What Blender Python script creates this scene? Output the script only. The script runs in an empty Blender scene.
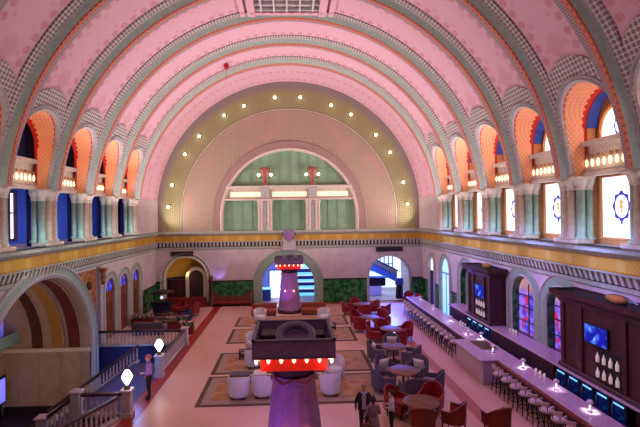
import bpy, math, random
import numpy as np
from mathutils import Vector, Matrix
random.seed(7)
PI = math.pi
COL = bpy.context.scene.collection
sc = bpy.context.scene

# ------------------------------------------------------------------ dimensions (metres)
HW, R, ZC, YB, YF = 11.5, 11.35, 7.8, 37.15, -1.2       # half width, vault radius / centre height, end walls
BAY, P0 = 3.69, 31.9
PIERS = [P0 - BAY * k for k in range(-1, 10)]            # 36.5 ... 1.4
OH = 1.42                                                # gallery opening half width
ZCAP, ZSPR = 8.95, 10.85
ZLEDGE = 6.3

# ------------------------------------------------------------------ shader helpers
class S:
    def __init__(s, nt, k): s.nt, s.k = nt, k
    def m(s, op, b=None, c=None):
        n = s.nt.nodes.new('ShaderNodeMath'); n.operation = op
        for i, v in enumerate((s, b, c)):
            if v is None: continue
            if isinstance(v, S): s.nt.links.new(v.k, n.inputs[i])
            else: n.inputs[i].default_value = v
        return S(s.nt, n.outputs[0])
    def __add__(s, o): return s.m('ADD', o)
    def __sub__(s, o): return s.m('SUBTRACT', o)
    def __mul__(s, o): return s.m('MULTIPLY', o)
    def __truediv__(s, o): return s.m('DIVIDE', o)
    def gt(s, o): return s.m('GREATER_THAN', o)
    def lt(s, o): return s.m('LESS_THAN', o)
    def fr(s): return s.m('FRACT')
    def ab(s): return s.m('ABSOLUTE')
    def between(s, a, b): return s.gt(a) * s.lt(b)
    def step(s, a, b):
        n = s.nt.nodes.new('ShaderNodeMapRange'); n.interpolation_type = 'SMOOTHSTEP'
        s.nt.links.new(s.k, n.inputs[0]); n.inputs[1].default_value = a; n.inputs[2].default_value = b
        return S(s.nt, n.outputs[0])

def srgb(c):
    return tuple(((v / 255) / 12.92 if v / 255 <= 0.04045 else ((v / 255 + 0.055) / 1.055) ** 2.4) for v in c)

class Mat:
    def __init__(s, name, rough=.6, metal=0.0, spec=.4):
        s.m = bpy.data.materials.new(name); s.m.use_nodes = True
        s.nt = s.m.node_tree; s.b = s.nt.nodes['Principled BSDF']
        s.b.inputs['Roughness'].default_value = rough; s.b.inputs['Metallic'].default_value = metal
        s.b.inputs['Specular IOR Level'].default_value = spec
        tc = s.nt.nodes.new('ShaderNodeTexCoord'); s.obj = tc.outputs['Object']
        sp = s.nt.nodes.new('ShaderNodeSeparateXYZ'); s.nt.links.new(s.obj, sp.inputs[0])
        s.x, s.y, s.z = (S(s.nt, o) for o in sp.outputs)
    def noise(s, scale, detail=3, rough=.5):
        n = s.nt.nodes.new('ShaderNodeTexNoise'); n.inputs['Scale'].default_value = scale
        n.inputs['Detail'].default_value = detail; n.inputs['Roughness'].default_value = rough
        s.nt.links.new(s.obj, n.inputs['Vector']); return S(s.nt, n.outputs['Fac'])
    def rgb(s, c):
        n = s.nt.nodes.new('ShaderNodeRGB'); n.outputs[0].default_value = (*srgb(c), 1); return n.outputs[0]
    def mix(s, a, b, fac, mode='MIX'):
        n = s.nt.nodes.new('ShaderNodeMixRGB'); n.blend_type = mode
        for i, v in ((1, a), (2, b)):
            if isinstance(v, tuple): n.inputs[i].default_value = (*srgb(v), 1)
            else: s.nt.links.new(v, n.inputs[i])
        if isinstance(fac, S): s.nt.links.new(fac.k, n.inputs[0])
        else: n.inputs[0].default_value = fac
        return n.outputs[0]
    def base(s, col):
        if isinstance(col, tuple): s.b.inputs['Base Color'].default_value = (*srgb(col), 1)
        else: s.nt.links.new(col, s.b.inputs['Base Color'])
        return s
    def emit(s, col, st):
        if isinstance(col, tuple): s.b.inputs['Emission Color'].default_value = (*srgb(col), 1)
        else: s.nt.links.new(col, s.b.inputs['Emission Color'])
        s.b.inputs['Emission Strength'].default_value = st
        return s
    def bump(s, h, d=.02, st=.5):
        n = s.nt.nodes.new('ShaderNodeBump'); n.inputs['Distance'].default_value = d; n.inputs['Strength'].default_value = st
        s.nt.links.new(h.k, n.inputs['Height']); s.nt.links.new(n.outputs[0], s.b.inputs['Normal']); return s

M = {}
def plain(key, c, rough=.6, metal=0.0, var=.16, scale=6, spec=.4, emit=None, est=0):
    m = Mat(key, rough, metal, spec)
    dk = tuple(max(0, v * (1 - var * 1.4)) for v in c); lt = tuple(min(255, v * (1 + var * .6)) for v in c)
    m.base(m.mix(dk, lt, m.noise(scale, 4)))
    if emit: m.emit(emit, est)
    M[key] = m.m; return m
def wood(key, c1, c2, rough=.4, axis='z', scale=9):
    m = Mat(key, rough)
    a = {'x': m.x, 'y': m.y, 'z': m.z}[axis]
    n = m.noise(2.2, 4)
    ring = ((m.x + m.y) * scale + n * 5 + a * .7).m('SINE') * .5 + .5
    m.base(m.mix(c1, c2, ring * (m.noise(18, 3) * .8 + .2)))
    M[key] = m.m
def lattice(m, u, v, p):
    a = (u * (2 * PI / p)).m('COSINE') * (v * (2 * PI / p)).m('COSINE')
    return a

# ---- vault: pink plaster with stencilled rosettes along each rib
m = Mat('vault_stencil', .85, spec=.15)
per = ((m.y - (P0 - 10 * BAY)) / BAY).fr() * BAY          # distance from the rib behind
d = per.m('MINIMUM', (per * -1.0) + BAY)
s_ = m.x.m('ARCTAN2', m.z - ZC) * R
def dots(dist, pitch, rad):
    cu = (d - dist); cv = ((s_ / pitch).fr() - .5) * pitch
    return ((cu * cu + cv * cv).m('SQRT')).step(rad + .04, rad - .05)
ros = dots(.98, .56, .17).m('MAXIMUM', dots(1.32, 1.12, .12) * .45)
cu = ((d - 1.95)); cv = ((s_ / 2.6).fr() - .5) * 2.6
high = (m.z).step(16.2, 13.0)
big = ((cu * cu + cv * cv).m('SQRT')).step(.55, .45) * high * .55
stipple = (m.noise(9, 4)).step(.47, .6)
col = m.mix((228, 182, 192), (206, 136, 138), (ros + big).m('MINIMUM', 1.0) * (stipple * .3 + .7))
col = m.mix(col, (220, 170, 178), m.noise(3, 5) * .5)
m.base(col); M['vault'] = m.m
# ---- lace bands: cream strapwork over plum, in vault coordinates
def lace(key, light, dark, p, polar=None, amt=.75):
    m = Mat(key, .85, spec=.15)
    if polar == 'xz':
        u = m.x.m('ARCTAN2', m.z - 7.45) * 9.5; v = ((m.x * m.x) + (m.z - 7.45) * (m.z - 7.45)).m('SQRT')
    elif polar == 'flat':
        u, v = m.y + m.x, m.z
    else:
        u, v = m.y, m.x.m('ARCTAN2', m.z - ZC) * R
    a = lattice(m, u, v, p)
    f = a.ab().step(.45, .22) * (m.noise(30, 2).step(.25, .45))
    col = m.mix(light, dark, (f * -1.0 + 1.0) * amt)
    m.base(col); m.bump(f, .03, .6); M[key] = m.m
lace('lace', (214, 208, 198), (120, 74, 92), .36)
lace('lace_fine', (196, 180, 172), (122, 72, 92), .20, amt=.7)
lace('lace_wall', (186, 156, 142), (128, 92, 92), .26, 'xz', .6)
# ---- tympanum: rings of lattice around the lunette
m = Mat('tympanum_lattice', .9, spec=.1)
rx = (m.x * m.x); rz = (m.z - 7.45); rr = (rx + rz * rz).m('SQRT')
an = m.x.m('ARCTAN2', rz)
la = lattice(m, m.x, m.z, .34).ab().step(.5, .2)
la2 = lattice(m, an * 9.9, rr, .30).ab().step(.5, .2)
inner = m.mix((184, 164, 138), (152, 130, 110), (la * -1.0 + 1.0) * .8)
inner = m.mix(inner, (196, 148, 138), m.noise(.9, 3).step(.5, .7) * .5)
outer = m.mix((170, 162, 116), (128, 114, 86), (la2 * -1.0 + 1.0) * .8)
col = m.mix(inner, outer, rr.step(9.25, 9.35))
col = m.mix(col, (150, 136, 108), rr.between(9.2, 9.42))
col = m.mix(col, (146, 132, 128), rr.step(10.75, 11.3))  # outer band: shading below the vault put into the colour
m.base(col); m.bump(la, .03, .4); M['tympanum'] = m.m
# ---- floor: salmon terrazzo with dark red border strips
m = Mat('terrazzo', .3, spec=.45)
spk = m.noise(55, 2).step(.35, .65)
cl = m.mix((214, 172, 152), (196, 150, 132), spk)
cl = m.mix(cl, (190, 140, 124), m.noise(.35, 4).step(.4, .75) * .5)
joint = ((m.x / 1.5).fr().lt(.012)).m('MAXIMUM', (m.y / 1.5).fr().lt(.012))
cl = m.mix(cl, (160, 116, 104), joint * .15)
red = m.x.between(-6.42, -5.82).m('MAXIMUM', m.x.between(6.8, 7.3) * .7).m('MAXIMUM', m.y.gt(36.4))
cl = m.mix(cl, (150, 44, 36), red)
m.base(cl); M['floor'] = m.m
# ---- cream walls with ashlar joints
def cream(key, c, c2):
    m = Mat(key, .8, spec=.2)
    row = (m.z / .62)
    jt = row.fr().lt(.025)
    cl = m.mix(c, c2, m.noise(1.6, 5).step(.3, .75))
    cl = m.mix(cl, tuple(v * .86 for v in c), jt * .45)
    m.base(cl); M[key] = m.m
cream('cream_wall', (210, 194, 192), (196, 178, 178))
m = Mat('green_marble', .25); v = m.noise(2.4, 8, .65)
m.base(m.mix((20, 76, 38), (72, 142, 74), (v.step(.42, .62)))); M['marble'] = m.m
m = Mat('gold_frieze', .5, .25)
cu = ((((m.x + m.y) / 1.4).fr()) - .5) * 1.4; cv = m.z - 5.66
med = ((cu * cu + cv * cv).m('SQRT')).step(.26, .2)
fil = lattice(m, m.x + m.y, m.z, .18).step(.1, .5)
cl = m.mix((206, 158, 62), (166, 122, 52), fil * .6); cl = m.mix(cl, (214, 176, 96), med * .7)
m.base(cl); M['gold'] = m.m
m = Mat('spandrel_mosaic', .6)
v = m.noise(3.4, 4).step(.45, .56); w = m.noise(5.1, 3).step(.5, .6)
cl = m.mix((188, 122, 74), (150, 66, 54), v); cl = m.mix(cl, (120, 112, 66), w * .7); m.base(cl); M['mosaic'] = m.m
m = Mat('orange_stencil', .8, spec=.1)
fil = lattice(m, m.y + m.x * 1.3, m.z, .22).step(.2, .6); m.base(m.mix((246, 166, 122), (250, 200, 162), fil)); M['orange'] = m.m
m = Mat('orange_gilt', .55, spec=.3)
fil = lattice(m, m.y, m.x.m('ARCTAN2', m.z - ZC) * R, .26).step(.05, .4)
m.base(m.mix((222, 128, 88), (188, 96, 96), fil)); M['gilt'] = m.m
plain('rib_green', (178, 192, 176), .7, var=.12)
plain('red_rim', (206, 44, 28), .7)
plain('stone', (190, 182, 178), .75)
plain('stone_warm', (224, 206, 186), .7)
plain('sage', (150, 174, 150), .6)
plain('column_green', (166, 196, 178), .35, scale=3)
plain('blue_lit', (56, 92, 200), .7)  # blue light in the galleries and archways is put into this colour
plain('tan_frame', (206, 140, 84), .6)
plain('dark_blue', (26, 22, 74), .8)  # blue light and gloom of gallery and pit go into this colour
plain('plum_dark', (58, 30, 44), .6)
plain('black', (18, 14, 18), .5)
plain('iron', (30, 22, 30), .4, .5)
plain('cornice', (176, 176, 160), .7)
plain('dentil', (206, 198, 178), .7)
plain('shadow_gap', (60, 46, 50), .9)
plain('pane_green', (150, 186, 150), .35, scale=1.2)
plain('pane_bar', (166, 190, 156), .5)
plain('statue_red', (170, 92, 82), .6)
plain('maroon', (124, 26, 32), .55)
plain('maroon_coffer', (112, 36, 36), .8, var=.4, scale=5)
plain('brown_coffer', (84, 46, 28), .8, var=.5, scale=5)
plain('gold_plain', (176, 122, 48), .6)
plain('foyer_stone', (178, 146, 124), .7, scale=2)
plain('foyer_dark', (34, 20, 34), .6)
plain('stair', (60, 62, 110), .5)  # the stair's blue light is partly put into its base colour
plain('marble_white', (190, 178, 184), .4)
plain('baluster', (196, 176, 170), .5)
plain('rail_dark', (66, 44, 58), .35)
plain('drape', (156, 112, 158), .75, var=.2, scale=4)
plain('kiosk_box', (112, 86, 122), .6)
plain('kiosk_red', (196, 40, 26), .55, emit=(255, 40, 20), est=.4)  # emission stands in for the red light of the bulbs on the band
plain('duct', (92, 80, 104), .5)
plain('white_fabric', (218, 208, 208), .9, var=.06)
plain('grey_fabric', (128, 112, 122), .9)
plain('grey_fabric_dark', (96, 86, 98), .9)
plain('pillow', (222, 208, 190), .95, var=.08)
plain('red_leather', (142, 28, 32), .45)
plain('red_leather_light', (190, 72, 64), .5)
plain('navy', (32, 30, 66), .8)
plain('bronze', (110, 80, 50), .4, .6)
plain('steel', (160, 160, 170), .3, .8)
plain('counter', (190, 160, 176), .22, scale=14)
plain('counter_front', (92, 64, 74), .5)
plain('stool_seat', (214, 190, 186), .7)
plain('skin', (216, 160, 136), .6, var=.06)
plain('hair_grey', (150, 130, 120), .8)
plain('hair_brown', (70, 42, 34), .8)
plain('suit', (44, 38, 60), .8)
plain('shirt_light', (206, 204, 226), .85)
plain('dress', (140, 122, 130), .85, var=.35, scale=16)
plain('pink_top', (206, 96, 120), .85)
plain('violet_top', (176, 120, 210), .85)
plain('trouser_dark', (40, 30, 46), .85)
plain('leaf', (52, 90, 44), .6, var=.4, scale=12)
plain('flower', (226, 170, 176), .7, var=.3, scale=20)
plain('balloon_red', (190, 20, 22), .3)
plain('terracotta', (150, 74, 52), .7)
plain('bottle_glass', (80, 60, 40), .15)
plain('white_bottle', (226, 216, 206), .25, emit=(255, 225, 205), est=.25)  # slight emission stands in for light on bottles and glasses
plain('sign_dark', (44, 38, 46), .5)
wood('oak', (120, 66, 36), (86, 44, 24))
wood('door_wood', (142, 78, 40), (104, 54, 28), .45)
wood('red_wood', (120, 40, 24), (84, 24, 16), .35)
wood('tower_wood', (78, 40, 40), (52, 24, 28), .35)
wood('table_wood', (122, 76, 58), (90, 52, 40), .55)
def glow(key, c, st, base=(240, 230, 220)):
    m = Mat(key, .5); m.base(base); m.emit(m.mix(c, tuple(min(255, v * 1.05) for v in c), m.noise(3)), st); M[key] = m.m
glow('bulb', (255, 232, 196), 9)
glow('bulb_soft', (255, 222, 180), 1.6)
glow('bulb_red', (255, 170, 140), 4)
glow('lamp_white', (252, 250, 255), 5)
glow('trough', (255, 206, 150), .75)
glow('slit_white', (226, 220, 255), 1.6)
glow('daylight', (255, 250, 252), 1.25)
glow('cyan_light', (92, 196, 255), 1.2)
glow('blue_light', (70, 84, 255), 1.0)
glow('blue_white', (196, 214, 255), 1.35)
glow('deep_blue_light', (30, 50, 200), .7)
glow('violet_light', (150, 90, 255), .9)
# stained glass panes: white leading grid over daylight
m = Mat('leaded_daylight', .4)
g = ((m.y / .24).fr().lt(.07)).m('MAXIMUM', (m.z / .24).fr().lt(.07))
cl = m.mix((255, 248, 250), (226, 196, 226), g); m.base((200, 200, 200)); m.emit(cl, 1.25); M['leaded'] = m.m
glow('crest_blue', (44, 58, 170), .75, (40, 50, 150)); glow('crest_gold', (226, 150, 60), .8, (200, 140, 60))
m = Mat('stained_violet', .3)
v = m.noise(3.2, 2); cl = m.mix((60, 60, 220), (176, 130, 255), v.step(.38, .62))
cl = m.mix(cl, (226, 40, 70), m.noise(2.1, 1).step(.58, .66)); cl = m.mix(cl, (236, 170, 60), (m.z).step(3.3, 3.9) * .7)
m.base((60, 50, 120)); m.emit(cl, .8); M['stained'] = m.m
m = Mat('blue_lancet', .3)
cl = m.mix((44, 40, 220), (150, 170, 255), m.noise(4, 3).step(.5, .7)); m.base((40, 40, 140)); m.emit(cl, .8); M['lancet'] = m.m
# screens
m = Mat('tv_screen', .2)
cl = m.mix((16, 24, 170), (60, 120, 255), m.noise(3.3, 2).step(.45, .62)); cl = m.mix(cl, (190, 210, 255), m.noise(6.1, 2).step(.66, .72))
m.base((10, 10, 60)); m.emit(cl, .95); M['screen'] = m.m
m = Mat('fridge_glass', .1)
cl = m.mix((12, 34, 120), (40, 110, 210), m.noise(7, 2).step(.45, .65)); m.base((10, 20, 60)); m.emit(cl, .14); M['fridge_glass'] = m.m
# rug: dark border, beige-mauve field with golden figures (each rug is modelled around its own centre)
m = Mat('rug_weave', .95, spec=.05)
ax, ay = m.x.ab(), m.y.ab()
bd = ((ax - 3.75).m('MAXIMUM', ay - 1.47)).gt(0); bd2 = ((ax - 3.4).m('MAXIMUM', ay - 1.12)).gt(0)
mot = m.noise(1.5, 2).step(.5, .56); mot2 = lattice(m, m.x, m.y, 1.1).step(.2, .5)
cl = m.mix((176, 142, 112), (176, 116, 52), mot * .8); cl = m.mix(cl, (140, 106, 100), mot2 * .6)
cl = m.mix(cl, (164, 138, 120), bd2); cl = m.mix(cl, (92, 74, 60), bd)
m.base(m.mix(cl, (120, 96, 84), m.noise(40, 2) * .3)); M['rug'] = m.m

# ------------------------------------------------------------------ mesh builder
class MB:
    def __init__(s): s.v, s.f, s.mi, s.sm = [], [], [], []
    def add(s, verts, faces, mi=0, smooth=False):
        o = len(s.v); s.v += [tuple(map(float, p)) for p in verts]
        for f in faces: s.f.append(tuple(i + o for i in f)); s.mi.append(mi); s.sm.append(smooth)
        return s
    def box(s, c, d, rz=0, mi=0, taper=1.0, bev=0.0):
        x, y, z = d[0] / 2, d[1] / 2, d[2] / 2
        if bev:
            b = min(bev, x * .9, y * .9, z * .9); lv = []
            for zz, ins in ((-z, b), (-z + b, 0), (z - b, 0), (z, b)):
                k = taper if zz > 0 else 1.0
                X, Y = x * k, y * k
                r = [(X - b - ins * 0, -Y + ins), (X - ins, -Y + b), (X - ins, Y - b), (X - b, Y - ins), (-X + b, Y - ins), (-X + ins, Y - b), (-X + ins, -Y + b), (-X + b, -Y + ins)]
                lv.append([(p[0], p[1], zz) for p in r])
            vs = [p for l in lv for p in l]; fs = [tuple(range(7, -1, -1)), tuple(range(24, 32))]
            for k in range(3):
                for i in range(8): fs.append((k * 8 + i, k * 8 + (i + 1) % 8, k * 8 + 8 + (i + 1) % 8, k * 8 + 8 + i))
        else:
            t = taper
            vs = [(-x, -y, -z), (x, -y, -z), (x, y, -z), (-x, y, -z), (-x * t, -y * t, z), (x * t, -y * t, z), (x * t, y * t, z), (-x * t, y * t, z)]
            fs = [(3, 2, 1, 0), (4, 5, 6, 7), (0, 1, 5, 4), (1, 2, 6, 5), (2, 3, 7, 6), (3, 0, 4, 7)]
        ca, sa = math.cos(rz), math.sin(rz)
        return s.add([(c[0] + p[0] * ca - p[1] * sa, c[1] + p[0] * sa + p[1] * ca, c[2] + p[2]) for p in vs], fs, mi)
    def lathe(s, prof, c=(0, 0, 0), n=16, mi=0, smooth=True, a0=0, a1=2 * PI, sq=None, rot=0):
        full = abs(a1 - a0 - 2 * PI) < 1e-6; k = n if full else n + 1; vs = []
        for r, z in prof:
            for i in range(k):
                a = a0 + (a1 - a0) * i / n + rot; vs.append((c[0] + r * math.cos(a), c[1] + r * math.sin(a), c[2] + z))
        fs = []
        for j in range(len(prof) - 1):
            for i in range(n):
                i2 = (i + 1) % k; fs.append((j * k + i, j * k + i2, (j + 1) * k + i2, (j + 1) * k + i))
        if full:
            if prof[0][0] > 1e-4: fs.append(tuple(range(k - 1, -1, -1)))
            if prof[-1][0] > 1e-4: fs.append(tuple((len(prof) - 1) * k + i for i in range(k)))
        return s.add(vs, fs, mi, smooth)
    def tube(s, pts, r, n=8, mi=0, closed=False, smooth=True):
        P = [Vector(p) for p in pts]; N = len(P); vs = []; rs = r if isinstance(r, (list, tuple)) else [r] * N
        prev = None
        for i, p in enumerate(P):
            t = (P[(i + 1) % N] - P[i - 1]) if closed else (P[min(i + 1, N - 1)] - P[max(i - 1, 0)])
            t.normalize()
            if prev is None: a = t.cross(Vector((0, 0, 1))) if abs(t.z) < .9 else t.cross(Vector((1, 0, 0)))
            else: a = prev - t * prev.dot(t)
            a.normalize(); prev = a; b = t.cross(a)
            for k in range(n):
                w = 2 * PI * k / n; vs.append(tuple(p + (a * math.cos(w) + b * math.sin(w)) * rs[i]))
        fs = []
        for i in range(N if closed else N - 1):
            j = (i + 1) % N
            for k in range(n): fs.append((i * n + k, i * n + (k + 1) % n, j * n + (k + 1) % n, j * n + k))
        if not closed: fs += [tuple(range(n - 1, -1, -1)), tuple((N - 1) * n + k for k in range(n))]
        return s.add(vs, fs, mi, smooth)
    def sphere(s, c, r, n=10, mi=0, sc_=(1, 1, 1)):
        prof = [(math.sin(PI * i / n), -math.cos(PI * i / n)) for i in range(n + 1)]
        o = len(s.v); s.lathe([(max(p[0], 1e-5) * r, p[1] * r) for p in prof], (0, 0, 0), n + 4, mi)
        for i in range(o, len(s.v)):
            p = s.v[i]; s.v[i] = (c[0] + p[0] * sc_[0], c[1] + p[1] * sc_[1], c[2] + p[2] * sc_[2])
        return s
    def loft(s, A, B, mi=0, smooth=False, closed=False):
        n = len(A); vs = list(A) + list(B)
        fs = [(i, (i + 1) % n, n + (i + 1) % n, n + i) for i in range(n if closed else n - 1)]
        return s.add(vs, fs, mi, smooth)
    def poly(s, pts, mi=0): return s.add(pts, [tuple(range(len(pts)))], mi)
    def prism(s, poly, f, d0, d1, mi=0, smooth=False):   # poly of (u,v); f(u,v,d) -> xyz
        n = len(poly); s.add([f(u, v, d0) for u, v in poly], [tuple(range(n))], mi); s.add([f(u, v, d1) for u, v in poly], [tuple(range(n - 1, -1, -1))], mi)
        return s.loft([f(u, v, d0) for u, v in poly], [f(u, v, d1) for u, v in poly], mi, smooth, True)
    def move(s, loc=(0, 0, 0), rz=0, start=0):
        ca, sa = math.cos(rz), math.sin(rz)
        for i in range(start, len(s.v)):
            p = s.v[i]; s.v[i] = (loc[0] + p[0] * ca - p[1] * sa, loc[1] + p[0] * sa + p[1] * ca, loc[2] + p[2])
        return s
    def build(s, name, mats, parent=None, loc=(0, 0, 0), rz=0):
        me = bpy.data.meshes.new(name); me.from_pydata(s.v, [], s.f)
        for k in (mats if isinstance(mats, (list, tuple)) else [mats]): me.materials.append(M[k])
        me.polygons.foreach_set('material_index', s.mi); me.polygons.foreach_set('use_smooth', s.sm); me.update()
        o = bpy.data.objects.new(name, me); COL.objects.link(o); o.location = loc; o.rotation_euler = (0, 0, rz)
        if parent: o.parent = parent
        return o

def tag(o, label=None, cat=None, group=None, kind=None):
    if label: o['label'] = label
    if cat: o['category'] = cat
    if group: o['group'] = group
    if kind: o['kind'] = kind
    return o
def thing(name, label, cat, loc=(0, 0, 0), rz=0, group=None):
    o = bpy.data.objects.new(name, None); COL.objects.link(o); o.empty_display_size = .2
    o.location = loc; o.rotation_euler = (0, 0, rz); return tag(o, label, cat, group)
def struct(mb, name, mats, parent=None, label=None):
    o = mb.build(name, mats, parent)
    if not parent: o['kind'] = 'structure'
    return o
KIDS = {}
def children(o): return [c for c in bpy.data.objects if c.parent == o]
def snapshot(o):
    """(object, [children snapshots]) so that copies need no lookups"""
    return (o, [snapshot(c) for c in children(o)])
def dup(snap, loc, rz=0, label=None, group=None, parent=None):
    o, kids = snap; c = o.copy(); COL.objects.link(c)
    if parent is None:
        c.location = loc; c.rotation_euler = (0, 0, rz)
        if label: c['label'] = label
        if group: c['group'] = group
    else: c.parent = parent
    for k in kids: dup(k, None, parent=c)
    return c
class Kind:
    """builds one thing at its first place and copies it to every other"""
    def __init__(s, make, k=1.0): s.make, s.snap, s.k = make, None, k
    def put(s, loc, rz, label, group=None):
        if s.snap is None:
            o = s.make(); o.scale = (s.k,) * 3; s.snap = snapshot(o); o.location = loc; o.rotation_euler = (0, 0, rz); o['label'] = label
            if group: o['group'] = group
            return o
        return dup(s.snap, loc, rz, label, group)
def light(kind, name, loc, energy, col, size=1.0, size_y=None, aim=None, angle=None, blend=.5, spread=None):
    l = bpy.data.lights.new(name, kind); l.energy = energy; l.color = col
    if kind == 'AREA':
        l.size = size
        if size_y: l.shape = 'RECTANGLE'; l.size_y = size_y
        if spread: l.spread = spread
    elif kind in ('POINT', 'SPOT'): l.shadow_soft_size = size
    if kind == 'SPOT': l.spot_size = angle; l.spot_blend = blend
    o = bpy.data.objects.new(name, l); COL.objects.link(o); o.location = loc
    if aim: o.rotation_euler = (Vector(aim) - Vector(loc)).to_track_quat('-Z', 'Y').to_euler()
    return o
def nth(i): return ['first', 'second', 'third', 'fourth', 'fifth', 'sixth', 'seventh', 'eighth', 'ninth', 'tenth', 'eleventh', 'twelfth', 'thirteenth', 'fourteenth', 'fifteenth', 'sixteenth'][i]

# ------------------------------------------------------------------ camera
F, ROLL, VP, PPX = 430.0, math.radians(.8), (289.7, 215.), 303.3   # pixels of a 640 x 427 frame
fy = Vector(((VP[0] - PPX) / F, -(VP[1] - 213.5) / F, 1)).normalized()
up = Vector((-math.sin(ROLL), math.cos(ROLL), 0)); up = (up - fy * up.dot(fy)).normalized()
xx = up.cross(fy)
if xx.x < 0: xx = -xx
Rm = Matrix((xx, fy, up))
right, upv, fwd = Rm @ Vector((1, 0, 0)), Rm @ Vector((0, 1, 0)), Rm @ Vector((0, 0, 1))
cam = bpy.data.objects.new('camera', bpy.data.cameras.new('camera')); COL.objects.link(cam)
cam.matrix_world = Matrix(((right.x, upv.x, -fwd.x, 0), (right.y, upv.y, -fwd.y, 0), (right.z, upv.z, -fwd.z, 7.6), (0, 0, 0, 1)))
cam.data.sensor_width = 36; cam.data.lens = F / 640 * 36; cam.data.shift_x = (320 - PPX) / 640; cam.data.clip_start = .1; cam.data.clip_end = 300
sc.camera = cam

# ------------------------------------------------------------------ architecture helpers
def PL(u, z, d=0): return (-HW + d, u, z)
def PR(u, z, d=0): return (HW - d, u, z)
def PB(u, z, d=0): return (u, YB - d, z)
def PV(sg):
    return lambda u, z, d=0: (sg * math.sqrt(max((R - d) ** 2 - (z - ZC) ** 2, 0)), u, z)
def arch_path(c, hw, zb, zs, n=24, ry=1.0):
    return [(c - hw, zb)] + [(c - hw * math.cos(PI * i / n), zs + hw * ry * math.sin(PI * i / n)) for i in range(n + 1)] + [(c + hw, zb)]
def wall(mb, Pf, u0, u1, z0, z1, ops, mi=0, n=24, div=1):
    u = u0
    for c, hw, zs, ry in sorted(ops):
        mb.add([Pf(u, z0), Pf(c - hw, z0), Pf(c - hw, z1), Pf(u, z1)], [(0, 1, 2, 3)], mi)
        path = arch_path(c, hw, z0, zs, n, ry)[1:-1]
        mb.loft([Pf(a, b) for a, b in path], [Pf(a, z1) for a, b in path], mi)
        u = c + hw
    mb.add([Pf(u, z0), Pf(u1, z0), Pf(u1, z1), Pf(u, z1)], [(0, 1, 2, 3)], mi)
def archivolt(mb, Pf, c, hw, zb, zs, prof, n=24, ry=1.0, smooth=False):
    """prof: list of (offset outwards, protrusion, material of the strip that follows)"""
    for (o0, d0, mi), (o1, d1, _) in zip(prof, prof[1:]):
        mb.loft([Pf(a, b, d0) for a, b in arch_path(c, hw + o0, zb, zs, n, ry)], [Pf(a, b, d1) for a, b in arch_path(c, hw + o1, zb, zs, n, ry)], mi, smooth)
def arch_face(mb, Pf, c, hw, zb, zs, d, mi=0, n=24, ry=1.0):
    mb.poly([Pf(a, b, d) for a, b in arch_path(c, hw, zb, zs, n, ry)], mi)

# ------------------------------------------------------------------ vault
mb = MB()
for k in range(len(PIERS) - 1):
    ya, yb = PIERS[k + 1], PIERS[k]; c = (ya + yb) / 2
    for sg in (-1, 1):
        zs_ = lambda t: ZCAP + t
        def strip(ys, zfun):
            cols = []
            for y in ys:
                z0 = zfun(y); a0 = math.asin((z0 - ZC) / R)
                cols.append([(sg * R * math.cos(a0 + (PI / 2 - a0) * i / 26), y, ZC + R * math.sin(a0 + (PI / 2 - a0) * i / 26)) for i in range(27)])
            for A, B in zip(cols, cols[1:]): mb.loft(A, B, 0, True)
        if k == 0: strip([ya, c, yb], lambda y: ZCAP); continue
        strip([ya, c - OH], lambda y: ZCAP); strip([c + OH, yb], lambda y: ZCAP)
        strip([c - OH * math.cos(PI * i / 20) for i in range(21)], lambda y: ZSPR + math.sqrt(max(OH ** 2 - (y - c) ** 2, 0)))
# plain bands closing the vault at both ends
for ya, yb in ((PIERS[0], YB), (YF, PIERS[-1])):
    t0 = math.asin((ZCAP - ZC) / R)
    A = [(R * math.cos(t), ya, ZC + R * math.sin(t)) for t in [t0 + (PI - 2 * t0) * i / 60 for i in range(61)]]
    mb.loft(A, [(p[0], yb, p[2]) for p in A], 0, True)
struct(mb, 'ceiling', ['vault'])

mb = MB()
for sg in (-1, 1): mb.box((sg * 11.47, (YB + PIERS[1] + .5) / 2, (ZLEDGE + ZCAP) / 2), (.4, YB - PIERS[1] - .5, ZCAP - ZLEDGE))
struct(mb, 'wall_end_bay', ['cream_wall'])
# ribs
RIB = [(-.74, .0, 0), (-.72, .07, 0), (-.36, .10, 1), (-.30, .15, 1), (-.15, .33, 2), (-.12, .38, 2), (.05, .38, 3), (.36, .34, 1), (.42, .30, 1), (.54, .0, 1)]
tn = 1
for y in PIERS:
    if y == PIERS[0]: continue
    mb = MB(); rings = []
    for i in range(91):
        t = math.asin((ZCAP - ZC) / R); a = t + (PI - 2 * t) * i / 90; zz = ZC + R * math.sin(a)
        w = .62 + .38 * min(1, max(0, (zz - 11.2) / 2.0))
        rings.append([((R - h) * math.cos(a), y + dy * w, ZC + (R - h) * math.sin(a)) for dy, h, _ in RIB])
    for j in range(len(RIB) - 1):
        mb.loft([r[j] for r in rings], [r[j + 1] for r in rings], RIB[j][2], True)
    if y == PIERS[0]:
        pass
    struct(mb, 'trim_%d' % tn, ['lace', 'rib_green', 'gilt', 'lace_fine']); tn += 1

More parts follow.
